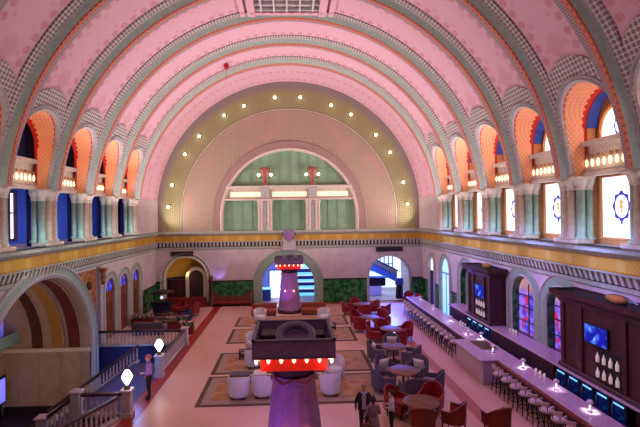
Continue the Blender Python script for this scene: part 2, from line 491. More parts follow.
# gallery arches: orange reveal, red rim, grey rolls and lace archivolt on the vault
reveal, rolls, laceb = MB(), MB(), MB()
for k in range(1, len(PIERS) - 1):
    c = (PIERS[k] + PIERS[k + 1]) / 2
    for sg in (-1, 1):
        V = PV(sg); inner = 11.78
        pa = arch_path(c, OH, ZCAP, ZSPR); pb = arch_path(c, OH - .10, ZCAP, ZSPR)
        fine = lambda hw_: arch_path(c, hw_, ZCAP, ZSPR, 96)
        O_ = [V(a, b, 0) for a, b in fine(OH)]; I_ = [(sg * inner, a, b) for a, b in fine(OH - .10)]
        mixp = lambda p, q_, f: tuple(p[j] + (q_[j] - p[j]) * f for j in range(3))
        e1 = [mixp(p, q_, .07 + .05 * abs(math.sin(i * .55))) for i, (p, q_) in enumerate(zip(O_, I_))]
        e2 = [mixp(p, q_, .86 - .09 * abs(math.sin(i * .55))) for i, (p, q_) in enumerate(zip(O_, I_))]
        reveal.loft(O_, e1, 1); reveal.loft(e1, e2, 0); reveal.loft(e2, I_, 1)
        pc = arch_path(c, OH - .16, ZCAP, ZSPR)
        reveal.loft([(sg * (inner - .04), a, b) for a, b in pb], [(sg * (inner - .04), a, b) for a, b in pc], 1)
        archivolt(rolls, V, c, OH, ZCAP, ZSPR, [(-.03, -.05, 0), (-.03, .05, 0), (.03, .10, 0), (.09, .05, 0), (.13, .11, 0), (.19, .09, 0), (.22, 0, 0)], smooth=True)
        # lace only around the head of the arch
        lo = [(c - (OH + .2) * math.cos(t), ZSPR - .1 + (OH + .28) * math.sin(t)) for t in [PI * i / 24 for i in range(25)]]
        hi = [(c - (OH + .52) * math.cos(t), ZSPR - .1 + (OH + 1.0) * math.sin(t)) for t in [PI * i / 24 for i in range(25)]]
        laceb.loft([V(a, b, .05) for a, b in lo], [V(a, b, .05) for a, b in hi], 0); laceb.loft([V(a, b, .05) for a, b in hi], [V(a, b, 0) for a, b in hi], 0)
struct(reveal, 'trim_%d' % tn, ['orange', 'red_rim']); tn += 1
struct(rolls, 'trim_%d' % tn, ['stone']); tn += 1
struct(laceb, 'trim_%d' % tn, ['lace']); tn += 1

# crown panel: glazed grille between two ribs
sky = MB(); gz = 18.68
y0, y1 = 21.2, 23.7
sky.box((0, (y0 + y1) / 2, gz + .25), (3.6, y1 - y0, .06), mi=1)
o = struct(sky, 'window_1', ['vault', 'stone'])
f = MB()
for sx in (-1, 1): f.box((sx * 1.95, (y0 + y1) / 2, gz + .3), (.4, y1 - y0 + .5, .7)); f.box((sx * 2.45, (y0 + y1) / 2, gz + .22), (.28, y1 - y0 + .5, .5))
for yy in (y0, y1): f.box((0, yy, gz + .3), (3.9, .3, .6))
f.build('window_frame', 'vault', o)
b = MB()
for i in range(5): b.box((-1.4 + .7 * i, (y0 + y1) / 2, gz + .12), (.09, y1 - y0, .16))
for i in range(4): b.box((0, y1 - .3 - .62 * i, gz + .12), (3.6, .07, .14))
b.build('glazing_bars', 'white_fabric', o)

# ------------------------------------------------------------------ end wall
mb = MB()
DOORS_B = [(-8.95, 1.75, 2.3, 1.0), (-.2, 2.25, 1.62, 1.0), (8.55, 1.72, 2.2, 1.0)]
wall(mb, PB, -HW, HW, 0, 5.0, [(c, h, z, r) for c, h, z, r in DOORS_B])
struct(mb, 'wall_back', ['cream_wall'])
# tympanum with the lunette opening
mb = MB(); LR, LZ = 5.75, 7.45
lun = [(-LR, ZLEDGE)] + [(-LR * math.cos(PI * i / 64), LZ + LR * math.sin(PI * i / 64)) for i in range(65)] + [(LR, ZLEDGE)]
def ring_pt(p, r1):
    x, z = p; a = math.atan2(z - LZ, x); return (r1 * math.cos(a), LZ + r1 * math.sin(a))
outr = [(-12.3, ZLEDGE)] + [(12.3 * -math.cos(PI * i / 64), LZ + 12.3 * math.sin(PI * i / 64)) for i in range(65)] + [(12.3, ZLEDGE)]
mb.loft([PB(a, b) for a, b in lun], [PB(a, b) for a, b in outr], 0)
struct(mb, 'trim_%d' % tn, ['tympanum']); tn += 1
mb = MB(); pl = lambda r: [(-r, ZLEDGE)] + [(-r * math.cos(PI * i / 64), LZ + r * math.sin(PI * i / 64)) for i in range(65)] + [(r, ZLEDGE)]
for (r0, d0, mi), (r1, d1, _) in zip([(LR - .02, -.55, 0), (LR - .02, .12, 0), (LR + .14, .2, 0), (LR + .22, .1, 1), (LR + .72, .1, 1), (LR + .76, .13, 1), (LR + .8, .0, 0)],
                                     [(LR - .02, .12, 0), (LR + .14, .2, 0), (LR + .22, .1, 1), (LR + .72, .1, 1), (LR + .76, .13, 1), (LR + .8, .0, 0), (0, 0, 0)]):
    if r1: mb.loft([PB(a, b, d0) for a, b in pl(r0)], [PB(a, b, d1) for a, b in pl(r1)], mi, True)
for r_ in (9.3,):
    mb.tube([PB(a, b, .0) for a, b in pl(r_)], .035, 6)
struct(mb, 'trim_%d' % tn, ['stone_warm', 'lace_wall']); tn += 1
# lunette window: green panes behind a lit cross beam
w = MB(); w.poly([PB(a, b, -.55) for a, b in pl(LR)]); lw = struct(w, 'window_2', ['pane_green'])
b = MB()
for x in [-5 + .84 * i for i in range(13)]:
    h = math.sqrt(max(LR ** 2 - x * x, .1)); b.box((x, YB + .5, (LZ + h + ZLEDGE) / 2), (.05, .06, LZ + h - ZLEDGE - .05))
b.box((0, YB + .5, 11.6), (7.4, .05, .06)); b.build('glazing_bars', 'pane_bar', lw)
fr = MB(); xb = 5.55
fr.box((0, YB + .12, 8.98), (2 * xb, .5, .16)); fr.box((0, YB + .12, 9.98), (2 * xb - .2, .5, .18)); fr.box((0, YB + .28, 9.5), (2 * xb - .1, .1, .9))
fr.box((0, YB + .02, 10.1), (2 * xb - .3, .7, .08)); fr.build('cross_beam', 'stone_warm', lw)
for c, hwid in ((-3.75, 1.35), (0, 1.5), (3.75, 1.35)):
    t = MB(); t.box((c, YB + .2, 9.42), (2 * hwid, .08, .42)); t.build('light_trough', 'trough', lw)
for s_i, x in enumerate((-2.1, 2.0)):
    t = thing('lunette_pier', ('left' if x < 0 else 'right') + ' grey pier with clustered columns in the green end wall lunette', 'pier', (x, YB - .05, ZLEDGE), group='lunette piers')
    p = MB(); p.box((0, .15, 1.9), (.72, .5, 3.9)); p.build('shaft', 'stone', t)
    for dx in (-.52, -.3, .3, .52):
        q = MB(); q.lathe([(.15, 0), (.15, .1), (.1, .16), (.095, 2.2), (.1, 2.28), (.17, 2.42), (.17, 2.55)], (dx, -.16, 0), 12); q.build('column', 'stone_warm', t)
    p = MB(); p.box((0, .05, 2.62), (1.4, .7, .16)); p.build('impost', 'stone_warm', t)
    t = thing('torch_bearer', ('left' if x < 0 else 'right') + ' small red torch finial with two white bulbs on the lunette beam', 'finial', (x, YB - .1, 10.16), group='torch finials')
    q = MB(); q.lathe([(.26, 0), (.28, .1), (.16, .25), (.2, .6), (.26, .95), (.34, 1.15), (.42, 1.35), (.4, 1.5), (.2, 1.58), (.01, 1.6)], (0, 0, 0), 10); q.build('stem', 'statue_red', t)
    for sx in (-1, 1):
        q = MB(); q.tube([(sx * .15, -.05, .6), (sx * .4, -.08, .65), (sx * .52, -.08, .8)], .04, 6); a_ = q.build('bracket', 'bronze', t)
        q = MB(); q.sphere((sx * .52, -.08, .92), .12, 8); q.build('bulb', 'bulb', t)
# ring of bulbs on the tympanum
BULB = [(-10.31, 8.42), (-9.97, 10.3), (-8.85, 12.9), (-7.64, 14.43), (-5.49, 16.2), (-3.79, 17.0), (-1.15, 17.7)]
BULB = BULB + [(-x - .1, z) for x, z in reversed(BULB)]
for i, (x, z) in enumerate(BULB):
    side = 'left' if x < 0 else 'right'; n_ = i if x < 0 else len(BULB) - 1 - i
    t = thing('globe_bulb', 'small round bulb on the end wall arch, %s up from the %s end' % (nth(n_), side), 'bulb', (x, YB - .04, z), group='bulbs around the end wall arch')
    q = MB(); q.lathe([(.16, 0), (.15, .05), (.09, .08)], n=12); 
    for j, p in enumerate(q.v): q.v[j] = (p[0], -p[2], p[1])
    q.build('socket', 'bronze', t); q = MB(); q.sphere((0, -.17, 0), .125, 10); q.build('globe', 'bulb', t)

# ------------------------------------------------------------------ cornices (dentils, gold frieze, ledge) on three walls
def cornice(P, u0, u1):
    mb = MB()
    prof = [(0, 4.72, 0), (.08, 4.78, 0), (.08, 4.95, 3), (.06, 5.0, 3), (.06, 5.34, 0), (.30, 5.36, 0), (.30, 5.44, 1), (.10, 5.46, 1), (.10, 5.92, 0), (.22, 5.96, 0), (.42, 6.12, 0), (.42, 6.3, 0), (-.1, 6.3, 0)]
    for (d0, z0, mi), (d1, z1, _) in zip(prof, prof[1:]): mb.loft([P(u0, z0, d0), P(u1, z0, d0)], [P(u0, z1, d1), P(u1, z1, d1)], mi)
    n = int((u1 - u0) / .30)
    for i in range(n):
        u = u0 + (i + .5) * (u1 - u0) / n
        pts = [P(u + du, z, d) for du in (-.075, .075) for z in (5.0, 5.35) for d in (.05, .26 if z > 5.2 else .14)]
        mb.add(pts, [(0, 1, 5, 4), (2, 3, 7, 6), (1, 3, 7, 5), (0, 1, 3, 2), (4, 5, 7, 6)], 2)
    return mb
for P, u0, u1, in ((PL, YF, YB), (PR, YF, YB), (PB, -HW, HW)):
    struct(cornice(P, u0, u1), 'trim_%d' % tn, ['cornice', 'gold', 'dentil', 'shadow_gap']); tn += 1

# cartouche over the middle arch
t = thing('cartouche', 'carved crest with a violet lit shield on the end wall frieze above the middle arch', 'crest', (-.1, YB - .1, 4.75))
q = MB(); q.prism([(-.62, 0), (.62, 0), (.5, .45), (.55, .8), (-.55, .8), (-.5, .45)], lambda u, v, d: (u, -d, v), 0, .3); q.box((0, -.2, -.08), (1.0, .5, .16)); q.build('console', 'stone', t)
q = MB(); pts = [(-.42, 1.0), (-.5, 1.4), (-.3, 1.6), (0, 1.5), (.3, 1.6), (.5, 1.4), (.42, 1.0), (.2, .72), (0, .62), (-.2, .72)]
q.prism(pts, lambda u, v, d: (u, -d, v), .05, .38); q.build('shield', 'drape', t)  # violet light on the shield is put into its colour
q = MB()
for sx in (-1, 1): q.tube([(sx * (.55 + .16 * math.cos(a)), -.2, 1.15 + .3 * math.sin(a)) for a in [PI * 1.6 * i / 14 for i in range(15)]], .07, 6)
q.build('scroll', 'stone', t)

# ------------------------------------------------------------------ gallery on both sides
def bay_name(k): return 'nearest the end wall' if k == 1 else '%s from the end wall' % nth(k - 1)
pier_snap = {}
for side, sg in (('left', -1), ('right', 1)):
    # ledge floor and gallery back
    mb = MB()
    if sg > 0:
        # window wall right behind the arches, with blue reveals
        for k in range(len(PIERS) - 1):
            c = (PIERS[k] + PIERS[k + 1]) / 2
            P_ = lambda u, z, d=0: (11.98, u, z)
            pa = arch_path(c, OH - .10, ZLEDGE, ZSPR); pb = arch_path(c, OH - .16, ZLEDGE, ZSPR)
            mb.loft([(11.78, a, b) for a, b in pa[1:-1]], [(12.11, a * .92 + c * .08, b) for a, b in pb[1:-1]], 1)
            for e in (0, -1): mb.loft([(11.78, *pa[e]), (11.78, pa[e][0], ZSPR)], [(12.11, *pb[e]), (12.11, pb[e][0], ZSPR)], 2)
            mb.loft([(11.78, a, b) for a, b in pa[:1]] + [(11.78, c - 1.95, ZLEDGE)], [(11.78, c - OH + .1, ZCAP), (11.78, c - 1.95, ZCAP)], 0)
            mb.poly([(12.13, c - 1.95, ZLEDGE), (12.13, c + 1.95, ZLEDGE), (12.13, c + 1.95, 12.9), (12.13, c - 1.95, 12.9)], 2)
            for s2 in (-1, 1): mb.poly([(11.76, c + s2 * (OH - .1), ZLEDGE), (11.76, c + s2 * 1.95, ZLEDGE), (11.76, c + s2 * 1.95, ZCAP + .1), (11.76, c + s2 * (OH - .1), ZCAP + .1)], 0)
        mb.poly([(11.0, YF, ZLEDGE), (12.1, YF, ZLEDGE), (12.1, YB, ZLEDGE), (11.0, YB, ZLEDGE)], 0)
        mb.poly([(12.14, YF, 12.9), (11.3, YF, 12.9), (11.3, YB, 12.9), (12.14, YB, 12.9)], 0)
        struct(mb, 'wall_gallery_right', ['stone', 'blue_lit', 'tan_frame'])
    else:
        mb.poly([(-11.0, YF, ZLEDGE), (-14.2, YF, ZLEDGE), (-14.2, YB, ZLEDGE), (-11.0, YB, ZLEDGE)], 0)
        mb.poly([(-14.2, YF, ZLEDGE), (-14.2, YB, ZLEDGE), (-14.2, YB, 13.2), (-14.2, YF, 13.2)], 1)
        mb.poly([(-11.3, YF, 13.2), (-14.2, YF, 13.2), (-14.2, YB, 13.2), (-11.3, YB, 13.2)], 2)
        mb.poly([(-12.15, YF, 9.2), (-14.2, YF, 9.2), (-14.2, YB, 9.2), (-12.15, YB, 9.2)], 2); mb.poly([(-14.18, YF, 9.2), (-14.18, YB, 9.2), (-14.18, YB, 13.2), (-14.18, YF, 13.2)], 2)  # slab and dark panel added to keep blue light out of the upper gallery
        for yy in (YF, YB): mb.poly([(-11.5, yy, ZLEDGE), (-14.2, yy, ZLEDGE), (-14.2, yy, 13.2), (-11.5, yy, 13.2)], 2)
        for p in PIERS:   # back of each pier
            mb.box((-12.05, p, (ZLEDGE + 13.2) / 2), (.4, .84, 13.2 - ZLEDGE), mi=2)
        struct(mb, 'wall_gallery_left', ['stone', 'blue_lit', 'dark_blue'])
    # piers of clustered columns
    for k, y in enumerate(PIERS[:-2]):
        if k == 0: continue
        if k == 1: lab = 'pale green column cluster on the %s ledge, closest to the end wall' % side
        else: lab = 'pale green column cluster on the %s ledge, %s from end wall corner' % (side, nth(k - 1))
        if sg in pier_snap:
            dup(pier_snap[sg], (sg * 11.5, y, ZLEDGE), 0, lab, 'gallery piers on the %s ledge' % side); continue
        t = thing('gallery_pier', lab, 'pier', (sg * 11.5, y, ZLEDGE), group='gallery piers on the %s ledge' % side)
        H = ZCAP - ZLEDGE
        q = MB(); q.box((sg * .2, 0, H / 2), (.42, .84, H), bev=.05); q.build('core', 'stone', t)
        q = MB(); q.box((0, 0, .09), (.72, 1.5, .18), bev=.03); q.build('plinth', 'stone_warm', t)
        for dy, dx in ((-.50, .0), (-.17, -.14), (.17, -.14), (.50, .0), (-.55, .32), (.55, .32)):
            q = MB(); r_ = .16 if dx < .3 else .13
            q.lathe([(r_ + .06, .18), (r_ + .07, .24), (r_ + .02, .3), (r_, .34), (r_ * .95, H - .52)], (sg * dx, dy, 0), 14); cc = q.build('column', 'column_green' if abs(dy) != .17 else 'stone_warm', t)
            q = MB(); q.lathe([(r_ * .95, H - .52), (r_ + .03, H - .48), (r_, H - .44), (r_ + .04, H - .3), (r_ + .1, H - .14), (r_ + .1, H - .1)], (sg * dx, dy, 0), 10); q.build('capital', 'stone_warm', cc)
        q = MB(); q.box((0.05 * sg, 0, H - .05), (.78, 1.58, .12), bev=.03); q.build('abacus', 'stone_warm', t)
        pier_snap[sg] = snapshot(t)
    # lit lintels
    lin = None
    for k in range(1, len(PIERS) - 2):
        c = (PIERS[k] + PIERS[k + 1]) / 2; xl = sg * (11.72 if sg > 0 else 11.8)
        lab = 'cream lintel with glowing bulbs in the %s gallery arch %s' % (side, bay_name(k))
        if lin: dup(lin, (xl, c, ZCAP), 0, lab, 'lit lintels of the %s gallery' % side); continue
        t = thing('gallery_lintel', lab, 'lintel', (xl, c, ZCAP), group='lit lintels of the %s gallery' % side)
        L = 2 * OH - .04
        q = MB(); q.box((sg * .12, 0, .7), (.1, L, 1.35)); q.box((0, 0, .05), (.3, L, .14)); q.box((0, 0, 1.3), (.36, L, .12)); q.box((-sg * .02, 0, 1.22), (.3, L, .06)); q.box((.02 * sg, 0, .26), (.2, L, .1)); q.box((.02 * sg, 0, .16), (.26, L, .05)); q.build('beam', 'stone_warm', t)
        for i in range(9):
            yy = -L / 2 + (i + .5) * L / 9
            q = MB(); q.lathe([(.02, .36), (.045, .42), (.055, .50), (.04, .60), (.025, .66)], (-sg * .02, yy, 0), 8); bb = q.build('bulb', 'bulb_soft', t)
            q = MB(); q.lathe([(.025, .66), (.05, .74), (.05, .82), (.02, .84)], (-sg * .02, yy, 0), 8); q.build('bulb_cup', 'tan_frame', bb)
        lin = snapshot(t)
wn = 3
# right stained glass
pane_snap = None
for k in range(1, len(PIERS) - 3):
    c = (PIERS[k] + PIERS[k + 1]) / 2; X = 12.1
    for lower in (True, False):
        hw = OH - .42
        if lower: path = [(c - hw, 6.55), (c - hw, 8.9), (c + hw, 8.9), (c + hw, 6.55)]; zc = 7.75
        else: path = arch_path(c, hw, 9.95, ZSPR - .25)[:]; zc = 10.75
        q = MB(); q.poly([(X, a, b) for a, b in path]); o = struct(q, 'window_%d' % wn, ['leaded']); wn += 1
        q = MB(); pth = [(X - .02, a, b) for a, b in path]; q.tube(pth, .075, 6, closed=True); q.build('window_frame', 'tan_frame', o)
        # crest: scalloped blue ring with a gold figure
        q = MB(); r1, r0 = (.40, .31) if lower else (.30, .23); ry = 1.35
        A, B = [], []
        for i in range(48):
            a = 2 * PI * i / 48; rs = r1 * (1 + .09 * math.cos(a * 8)); A.append((X - .012, c + r0 * math.cos(a), zc + r0 * ry * math.sin(a))); B.append((X - .012, c + rs * math.cos(a), zc + rs * ry * math.sin(a)))
        q.loft(A, B, 0, closed=True)
        q.poly([(X - .013, c + a, zc + b) for a, b in ((-.06, -.62 * r1 / .46 - .12), (.06, -.62 * r1 / .46 - .12), (.03, -.55), (-.03, -.55))], 0)
        fig = [(-.06, -.26), (.06, -.28), (.04, -.12), (.12, .0), (.05, .08), (.12, .22), (0, .28), (-.1, .2), (-.02, .08), (-.1, -.02), (-.02, -.12)]
        q.poly([(X - .014, c + a * r1 / .46, zc + b * r1 / .46) for a, b in fig], 1); q.build('crest', ['crest_blue', 'crest_gold'], o)
# left gallery windows: slim lit slits in the blue back wall
for k in (3,):
    c = (PIERS[k] + PIERS[k + 1]) / 2
    for dy in (-1.7, -2.9):
        q = MB(); q.box((-14.1, c + dy + 1.2, 7.75), (.06, .34, 2.3)); o = struct(q, 'window_%d' % wn, ['slit_white']); wn += 1
        q = MB()
        for s2 in (-1, 1): q.box((-14.05, c + dy + 1.2 + s2 * .28, 7.75), (.14, .2, 2.6))
        q.box((-14.05, c + dy + 1.2, 7.9), (.1, .36, .07)); q.build('window_frame', 'plum_dark', o)

# ------------------------------------------------------------------ floor and sunken stair hall
ZP = -3.5
mb = MB()
mb.poly([(-6.42, YF, 0), (HW, YF, 0), (HW, YB, 0), (-6.42, YB, 0)])
mb.poly([(-HW, 25.7, 0), (-6.42, 25.7, 0), (-6.42, YB, 0), (-HW, YB, 0)])
mb.poly([(-6.42, 17, 0), (-7.7, 13.6, 0), (-9.4, 9.2, 0), (-HW, 9.2, 0), (-HW, YF, 0), (-6.42, YF, 0)])
mb.poly([(-HW, YF, 0), (-6.42, YF, 0), (-6.42, YF, 0)])
struct(mb, 'floor', ['floor'])
mb = MB()
mb.poly([(-18, 9.2, ZP), (-6.42, 9.2, ZP), (-6.42, 26, ZP), (-18, 26, ZP)], 0)
mb.poly([(-6.42, 9.2, ZP), (-6.42, 25.7, ZP), (-6.42, 25.7, 0), (-6.42, 9.2, 0)], 1)
mb.poly([(-HW, 25.7, ZP), (-6.42, 25.7, ZP), (-6.42, 25.7, 0), (-HW, 25.7, 0)], 1)
for a, b in (((-6.42, 17), (-7.7, 13.6)), ((-7.7, 13.6), (-9.4, 9.2)), ((-9.4, 9.2), (-HW, 9.2))):
    mb.poly([(*a, ZP), (*b, ZP), (*b, 0), (*a, 0)], 1)
struct(mb, 'floor_stair_hall', ['foyer_dark', 'dark_blue'])
t = thing('staircase', 'broad blue lit stair going down from the hall into the sunken foyer', 'stairs', (-8.2, 19.8, 0))
q = MB(); q.box((.89, 0, -.09), (1.78, 5.6, .18)); q.build('landing', 'stair', t)
for i in range(18):
    q = MB(); q.box((-.13 - .26 * i, 0, -.19 * (i + 1) - .06), (.30, 5.6, .24), mi=0); q.box((-.02 - .26 * i, 0, -.19 * (i + 1) + .065), (.05, 5.6, .02), mi=1)
    q.build('step', ['stair', 'marble_white'], t)
for yy in (-2.75, 2.75):
    q = MB(); q.prism([(0, .1), (0, -.5), (-4.7, -3.5), (-5.0, -3.5), (-5.0, -3.3)], lambda u, v, d: (u, yy + d, v), -.09, .09); q.build('stringer', 'marble_white', t)

# foyer barrel vault beyond the big left arch
mb = MB(); C, HB, ZB = 20.45, 4.6, .2
def PF(x): return [(x, a, b) for a, b in arch_path(C, HB, ZP, ZB, 40)]
up_ = lambda x, r=0: [(x, C - (HB - r) * math.cos(PI * i / 40), ZB + (HB - r) * math.sin(PI * i / 40)) for i in range(41)]
bands = [(-11.5, 0, 0), (-12.02, 0, 1), (-12.8, 0, 0), (-13.0, 0, 2), (-13.72, 0, 0), (-14.1, 0, 3), (-14.85, 0, 0), (-16.4, 0, 0)]
for (x0, r0, mi), (x1, r1, _) in zip(bands, bands[1:]): mb.loft(up_(x0), up_(x1), mi, True)
for x0 in (-12.02, -12.8, -13.0, -13.72, -14.1, -14.85):
    mb.tube(up_(x0, .03), .06, 6, 0)
for yy in (C - HB, C + HB):
    s2 = 1 if yy < C else -1
    mb.poly([(-11.5, yy, ZP), (-16.4, yy, ZP), (-16.4, yy, ZB), (-11.5, yy, ZB)], 0)
    mb.box((-13.95, yy + s2 * .06, .1), (4.9, .14, .2), mi=4); mb.box((-13.95, yy + s2 * .05, ZP + .2), (4.9, .1, .4), mi=5)
    for x in (-12.0, -13.2, -14.4, -15.6): mb.box((x, yy + s2 * .03, -1.6), (.03, .04, 3.2), mi=0)
for yy in (17.0, 23.4):   # end wall with its two doorways left dark
    pass
mb.poly([(-16.4, a, b) for a, b in arch_path(C, HB, ZP, ZB, 40)], 6)
struct(mb, 'wall_foyer', ['foyer_stone', 'maroon_coffer', 'gold_plain', 'brown_coffer', 'stone_warm', 'foyer_dark', 'foyer_stone'])
t = thing('balcony_box', 'cyan lit little balcony on the foyer end wall at the left picture edge', 'balcony', (-15.9, 24.25, .7))
q = MB(); q.box((0, 0, 0), (.9, 2.0, .14)); q.box((.42, 0, .3), (.06, 2.0, .5)); q.build('parapet', 'sage', t)
for i in range(5):
    q = MB(); q.prism([(-.4, 0), (.38, 0), (.2, -.2), (-.4, -.42)], lambda u, v, d: (u, -.85 + .42 * i + d, v - .07), -.07, .07); q.build('bracket', 'stone', t)
q = MB(); q.box((-.34, 0, 1.25), (.08, 1.0, 1.9)); q.build('lit_panel', 'deep_blue_light', t)
t = thing('info_screen', 'tall glowing violet blue screen at the bottom left in the foyer', 'screen', (-16.1, 24.2, ZP))
q = MB(); q.box((0, 0, 1.6), (.14, .9, 1.5)); q.box((0, 0, .4), (.1, .3, .8)); q.build('frame', 'black', t)
q = MB(); q.box((.08, 0, 1.6), (.02, .74, 1.3)); q.build('panel', 'blue_light', t)
# left wall
mb = MB()
WIN_L = [27.75, 30.05, 32.35]
wall(mb, PL, YF, YB, ZP, 5.0, [(C, HB, ZB, 1.0)] + [(c, .70, 2.95, 1.1) for c in WIN_L])
struct(mb, 'wall_left', ['cream_wall'])
mb = MB(); archivolt(mb, PL, C, HB, ZP, ZB, [(0, -.06, 0), (0, .14, 0), (.12, .2, 0), (.2, .12, 1), (.5, .12, 0), (.56, .2, 0), (.64, .16, 0), (.66, 0, 0)], 48)
struct(mb, 'trim_%d' % tn, ['stone', 'sage']); tn += 1
# mosaic spandrel between the arch and the pilaster
mb = MB(); rr_ = HB + .7
pts = [(C + rr_ * math.sin(a), ZB + rr_ * math.cos(a)) for a in [math.radians(28 + 56 * i / 20) for i in range(21)]]
pts = [(u, z) for u, z in pts if z < 4.55]
pts = [(pts[0][0], 4.6)] + pts + [(25.75, pts[-1][1]), (25.75, 4.6)]
mb.poly([PL(u, z, .03) for u, z in pts], 0); mb.poly([PL(2 * C - u, z, .03) for u, z in pts], 0)
struct(mb, 'trim_%d' % tn, ['mosaic']); tn += 1
t = thing('roundel', 'gold roundel with a dark centre in the mosaic beside the big left arch', 'roundel', (-HW, 24.75, 3.75))
q = MB(); q.lathe([(.62, 0), (.6, .1), (.48, .12), (.44, .06), (.01, .06)], n=24); q.v = [(p[2], p[1], p[0]) for p in q.v]; q.build('ring', 'gold_plain', t)
q = MB(); q.lathe([(.26, .06), (.22, .16), (.01, .2)], n=16); q.v = [(p[2], p[1], p[0]) for p in q.v]; q.build('boss', 'brown_coffer', t)
t = thing('pilaster', 'slim grey pilaster with a gilt bracket between the left arch and lancet doors', 'pilaster', (-HW + .12, 26.05, 0))
q = MB(); q.box((0, 0, 2.35), (.24, .38, 4.7)); q.box((.04, 0, .25), (.34, .5, .5)); q.build('shaft', 'stone', t)
q = MB(); q.lathe([(.05, -.5), (.16, -.36), (.1, -.24), (.2, -.05), (.14, .12), (.26, .36), (.28, .5)], (.2, 0, 4.1), 10); q.build('bracket', 'mosaic', t)
for i, c in enumerate(WIN_L):
    mb = MB()
    archivolt(mb, PL, c, .70, 0, 2.95, [(0, -.14, 0), (0, .04, 0), (.07, .08, 0), (.16, .05, 1), (.34, .05, 0), (.42, .12, 0), (.46, 0, 0)], 20, 1.1)
    d_ = struct(mb, 'door_%d' % (i + 1), ['stone', 'sage'])
    q = MB(); q.box((-HW - .12, c, 1.42), (.08, 1.4, 2.84)); 
    for s2 in (-1, 1):
        for zz, hh in ((.55, .7), (1.7, 1.2)): q.box((-HW - .075, c + s2 * .34, zz), (.05, .5, hh), mi=1, bev=.02)
    q.box((-HW - .08, c, 2.86), (.12, 1.42, .14)); q.build('door_leaf', ['door_wood', 'oak'], d_)
    q = MB(); q.lathe([(.04, 0), (.05, .06), (.01, .1)], n=8); q.v = [(-HW - .06 + p[2], c + .1 + p[0], 1.1 + p[1]) for p in q.v]; q.build('door_handle', 'bronze', d_)
    q = MB(); arch_face(q, PL, c, .70, 2.93, 2.95, -.12, 0, 16, 1.1); q.build('lancet_pane', 'lancet', d_)
    q = MB(); q.box((-HW - .1, c, 3.3), (.05, .05, .9)); q.tube([PL(a, b, -.1) for a, b in arch_path(c, .66, 2.95, 2.97, 16, 1.1)], .05, 6); q.build('window_frame', 'door_wood', d_)
dn = 4
def dado(mb, P, spans, h=2.0, d=.05):
    for u0, u1 in spans:
        mb.loft([P(u0, 0, d), P(u0, h, d)], [P(u1, 0, d), P(u1, h, d)], 0)
        mb.loft([P(u0, h, d), P(u0, h + .09, d + .06)], [P(u1, h, d), P(u1, h + .09, d + .06)], 1); mb.loft([P(u0, h + .09, d + .06), P(u0, h + .12, 0)], [P(u1, h + .09, d + .06), P(u1, h + .12, 0)], 1)
        mb.loft([P(u0, 0, d + .05), P(u0, .2, d + .05)], [P(u1, 0, d + .05), P(u1, .2, d + .05)], 2)
mb = MB(); dado(mb, PL, [(25.75, 25.82), (26.3, 26.6), (33.55, YB)], 1.75); struct(mb, 'baseboard_left', ['marble', 'shadow_gap', 'marble'])
mb = MB(); dado(mb, PB, [(-HW, -10.95), (-6.95, -3.25), (2.85, 6.6), (10.5, HW)], 1.95); struct(mb, 'baseboard_back', ['marble', 'shadow_gap', 'marble'])

# right wall with its doorways and niches
OP_R = [(34.6, .5, 3.4, 1.2, 'white_top'), (31.6, .85, 3.2, 1.2, 'cyan'), (27.7, 1.0, 3.1, 1.0, 'green'), (20.95, .98, 3.4, 1.0, 'glass'), (17.95, .98, 3.35, 1.0, 'glass'), (14.6, .95, 3.2, 1.0, 'green')]
mb = MB(); wall(mb, PR, YF, YB, 0, 5.0, [o[:4] for o in OP_R]); struct(mb, 'wall_right', ['cream_wall'])
for c, hw, zs, ry, what in OP_R:
    dp = .30 if hw > .9 else .08
    mb = MB(); wd = .55 if hw > .9 else .34
    archivolt(mb, PR, c, hw, 0, zs, [(0, -dp - .04, 2 if hw > .9 else 0), (0, .04, 0), (.06, .1, 0), (.12, .05, 1), (wd - .08, .05, 0), (wd - .02, .1, 0), (wd, 0, 0)], 20, ry)
    if what == 'glass': nm = 'window_%d' % wn; wn += 1
    else: nm = 'door_%d' % dn; dn += 1
    o = struct(mb, nm, ['stone', 'sage', 'marble'])
    if what == 'glass':
        q = MB(); arch_face(q, PR, c, hw * .98, 1.5, zs, -dp, 0, 20, ry); q.build('stained_pane', 'stained', o)
        q = MB()
        for z in (2.1, 2.8, 3.4): q.box((HW + dp - .02, c, z), (.05, 2 * hw, .05))
        q.box((HW + dp - .02, c, 2.7), (.05, .05, 2.6)); q.build('window_frame', 'bronze', o)
        q = MB(); q.box((HW + dp - .1, c, .75), (.2, 2 * hw, 1.5)); q.build('apron', 'oak', o)
    elif what == 'cyan':
        q = MB(); arch_face(q, PR, c, hw, 0, zs, -dp, 0, 16, ry); q.build('lit_opening', 'cyan_light', o)
        q = MB(); q.box((HW + dp - .03, c, zs - .1), (.08, 2 * hw, .1)); q.box((HW + dp - .03, c, 1.6), (.06, .05, 3.2)); q.build('glazing_bars', 'steel', o)
    elif what == 'white_top':
        q = MB(); q.box((HW + dp, c, 1.45), (.08, 1.0, 2.9)); q.build('door_leaf', 'navy', o)
        q = MB(); arch_face(q, PR, c, hw, 2.92, zs, -dp, 0, 16, ry); q.build('fanlight', 'blue_white', o)
    else:
        q = MB(); arch_face(q, PR, c, hw, 0, zs, -dp, 0, 16, ry); q.build('niche_back', 'sage', o)
mb = MB(); dado(mb, PR, [(29.3, 30.35), (32.9, 33.75), (35.45, YB)], 1.9); struct(mb, 'baseboard_right', ['marble', 'shadow_gap', 'marble'])

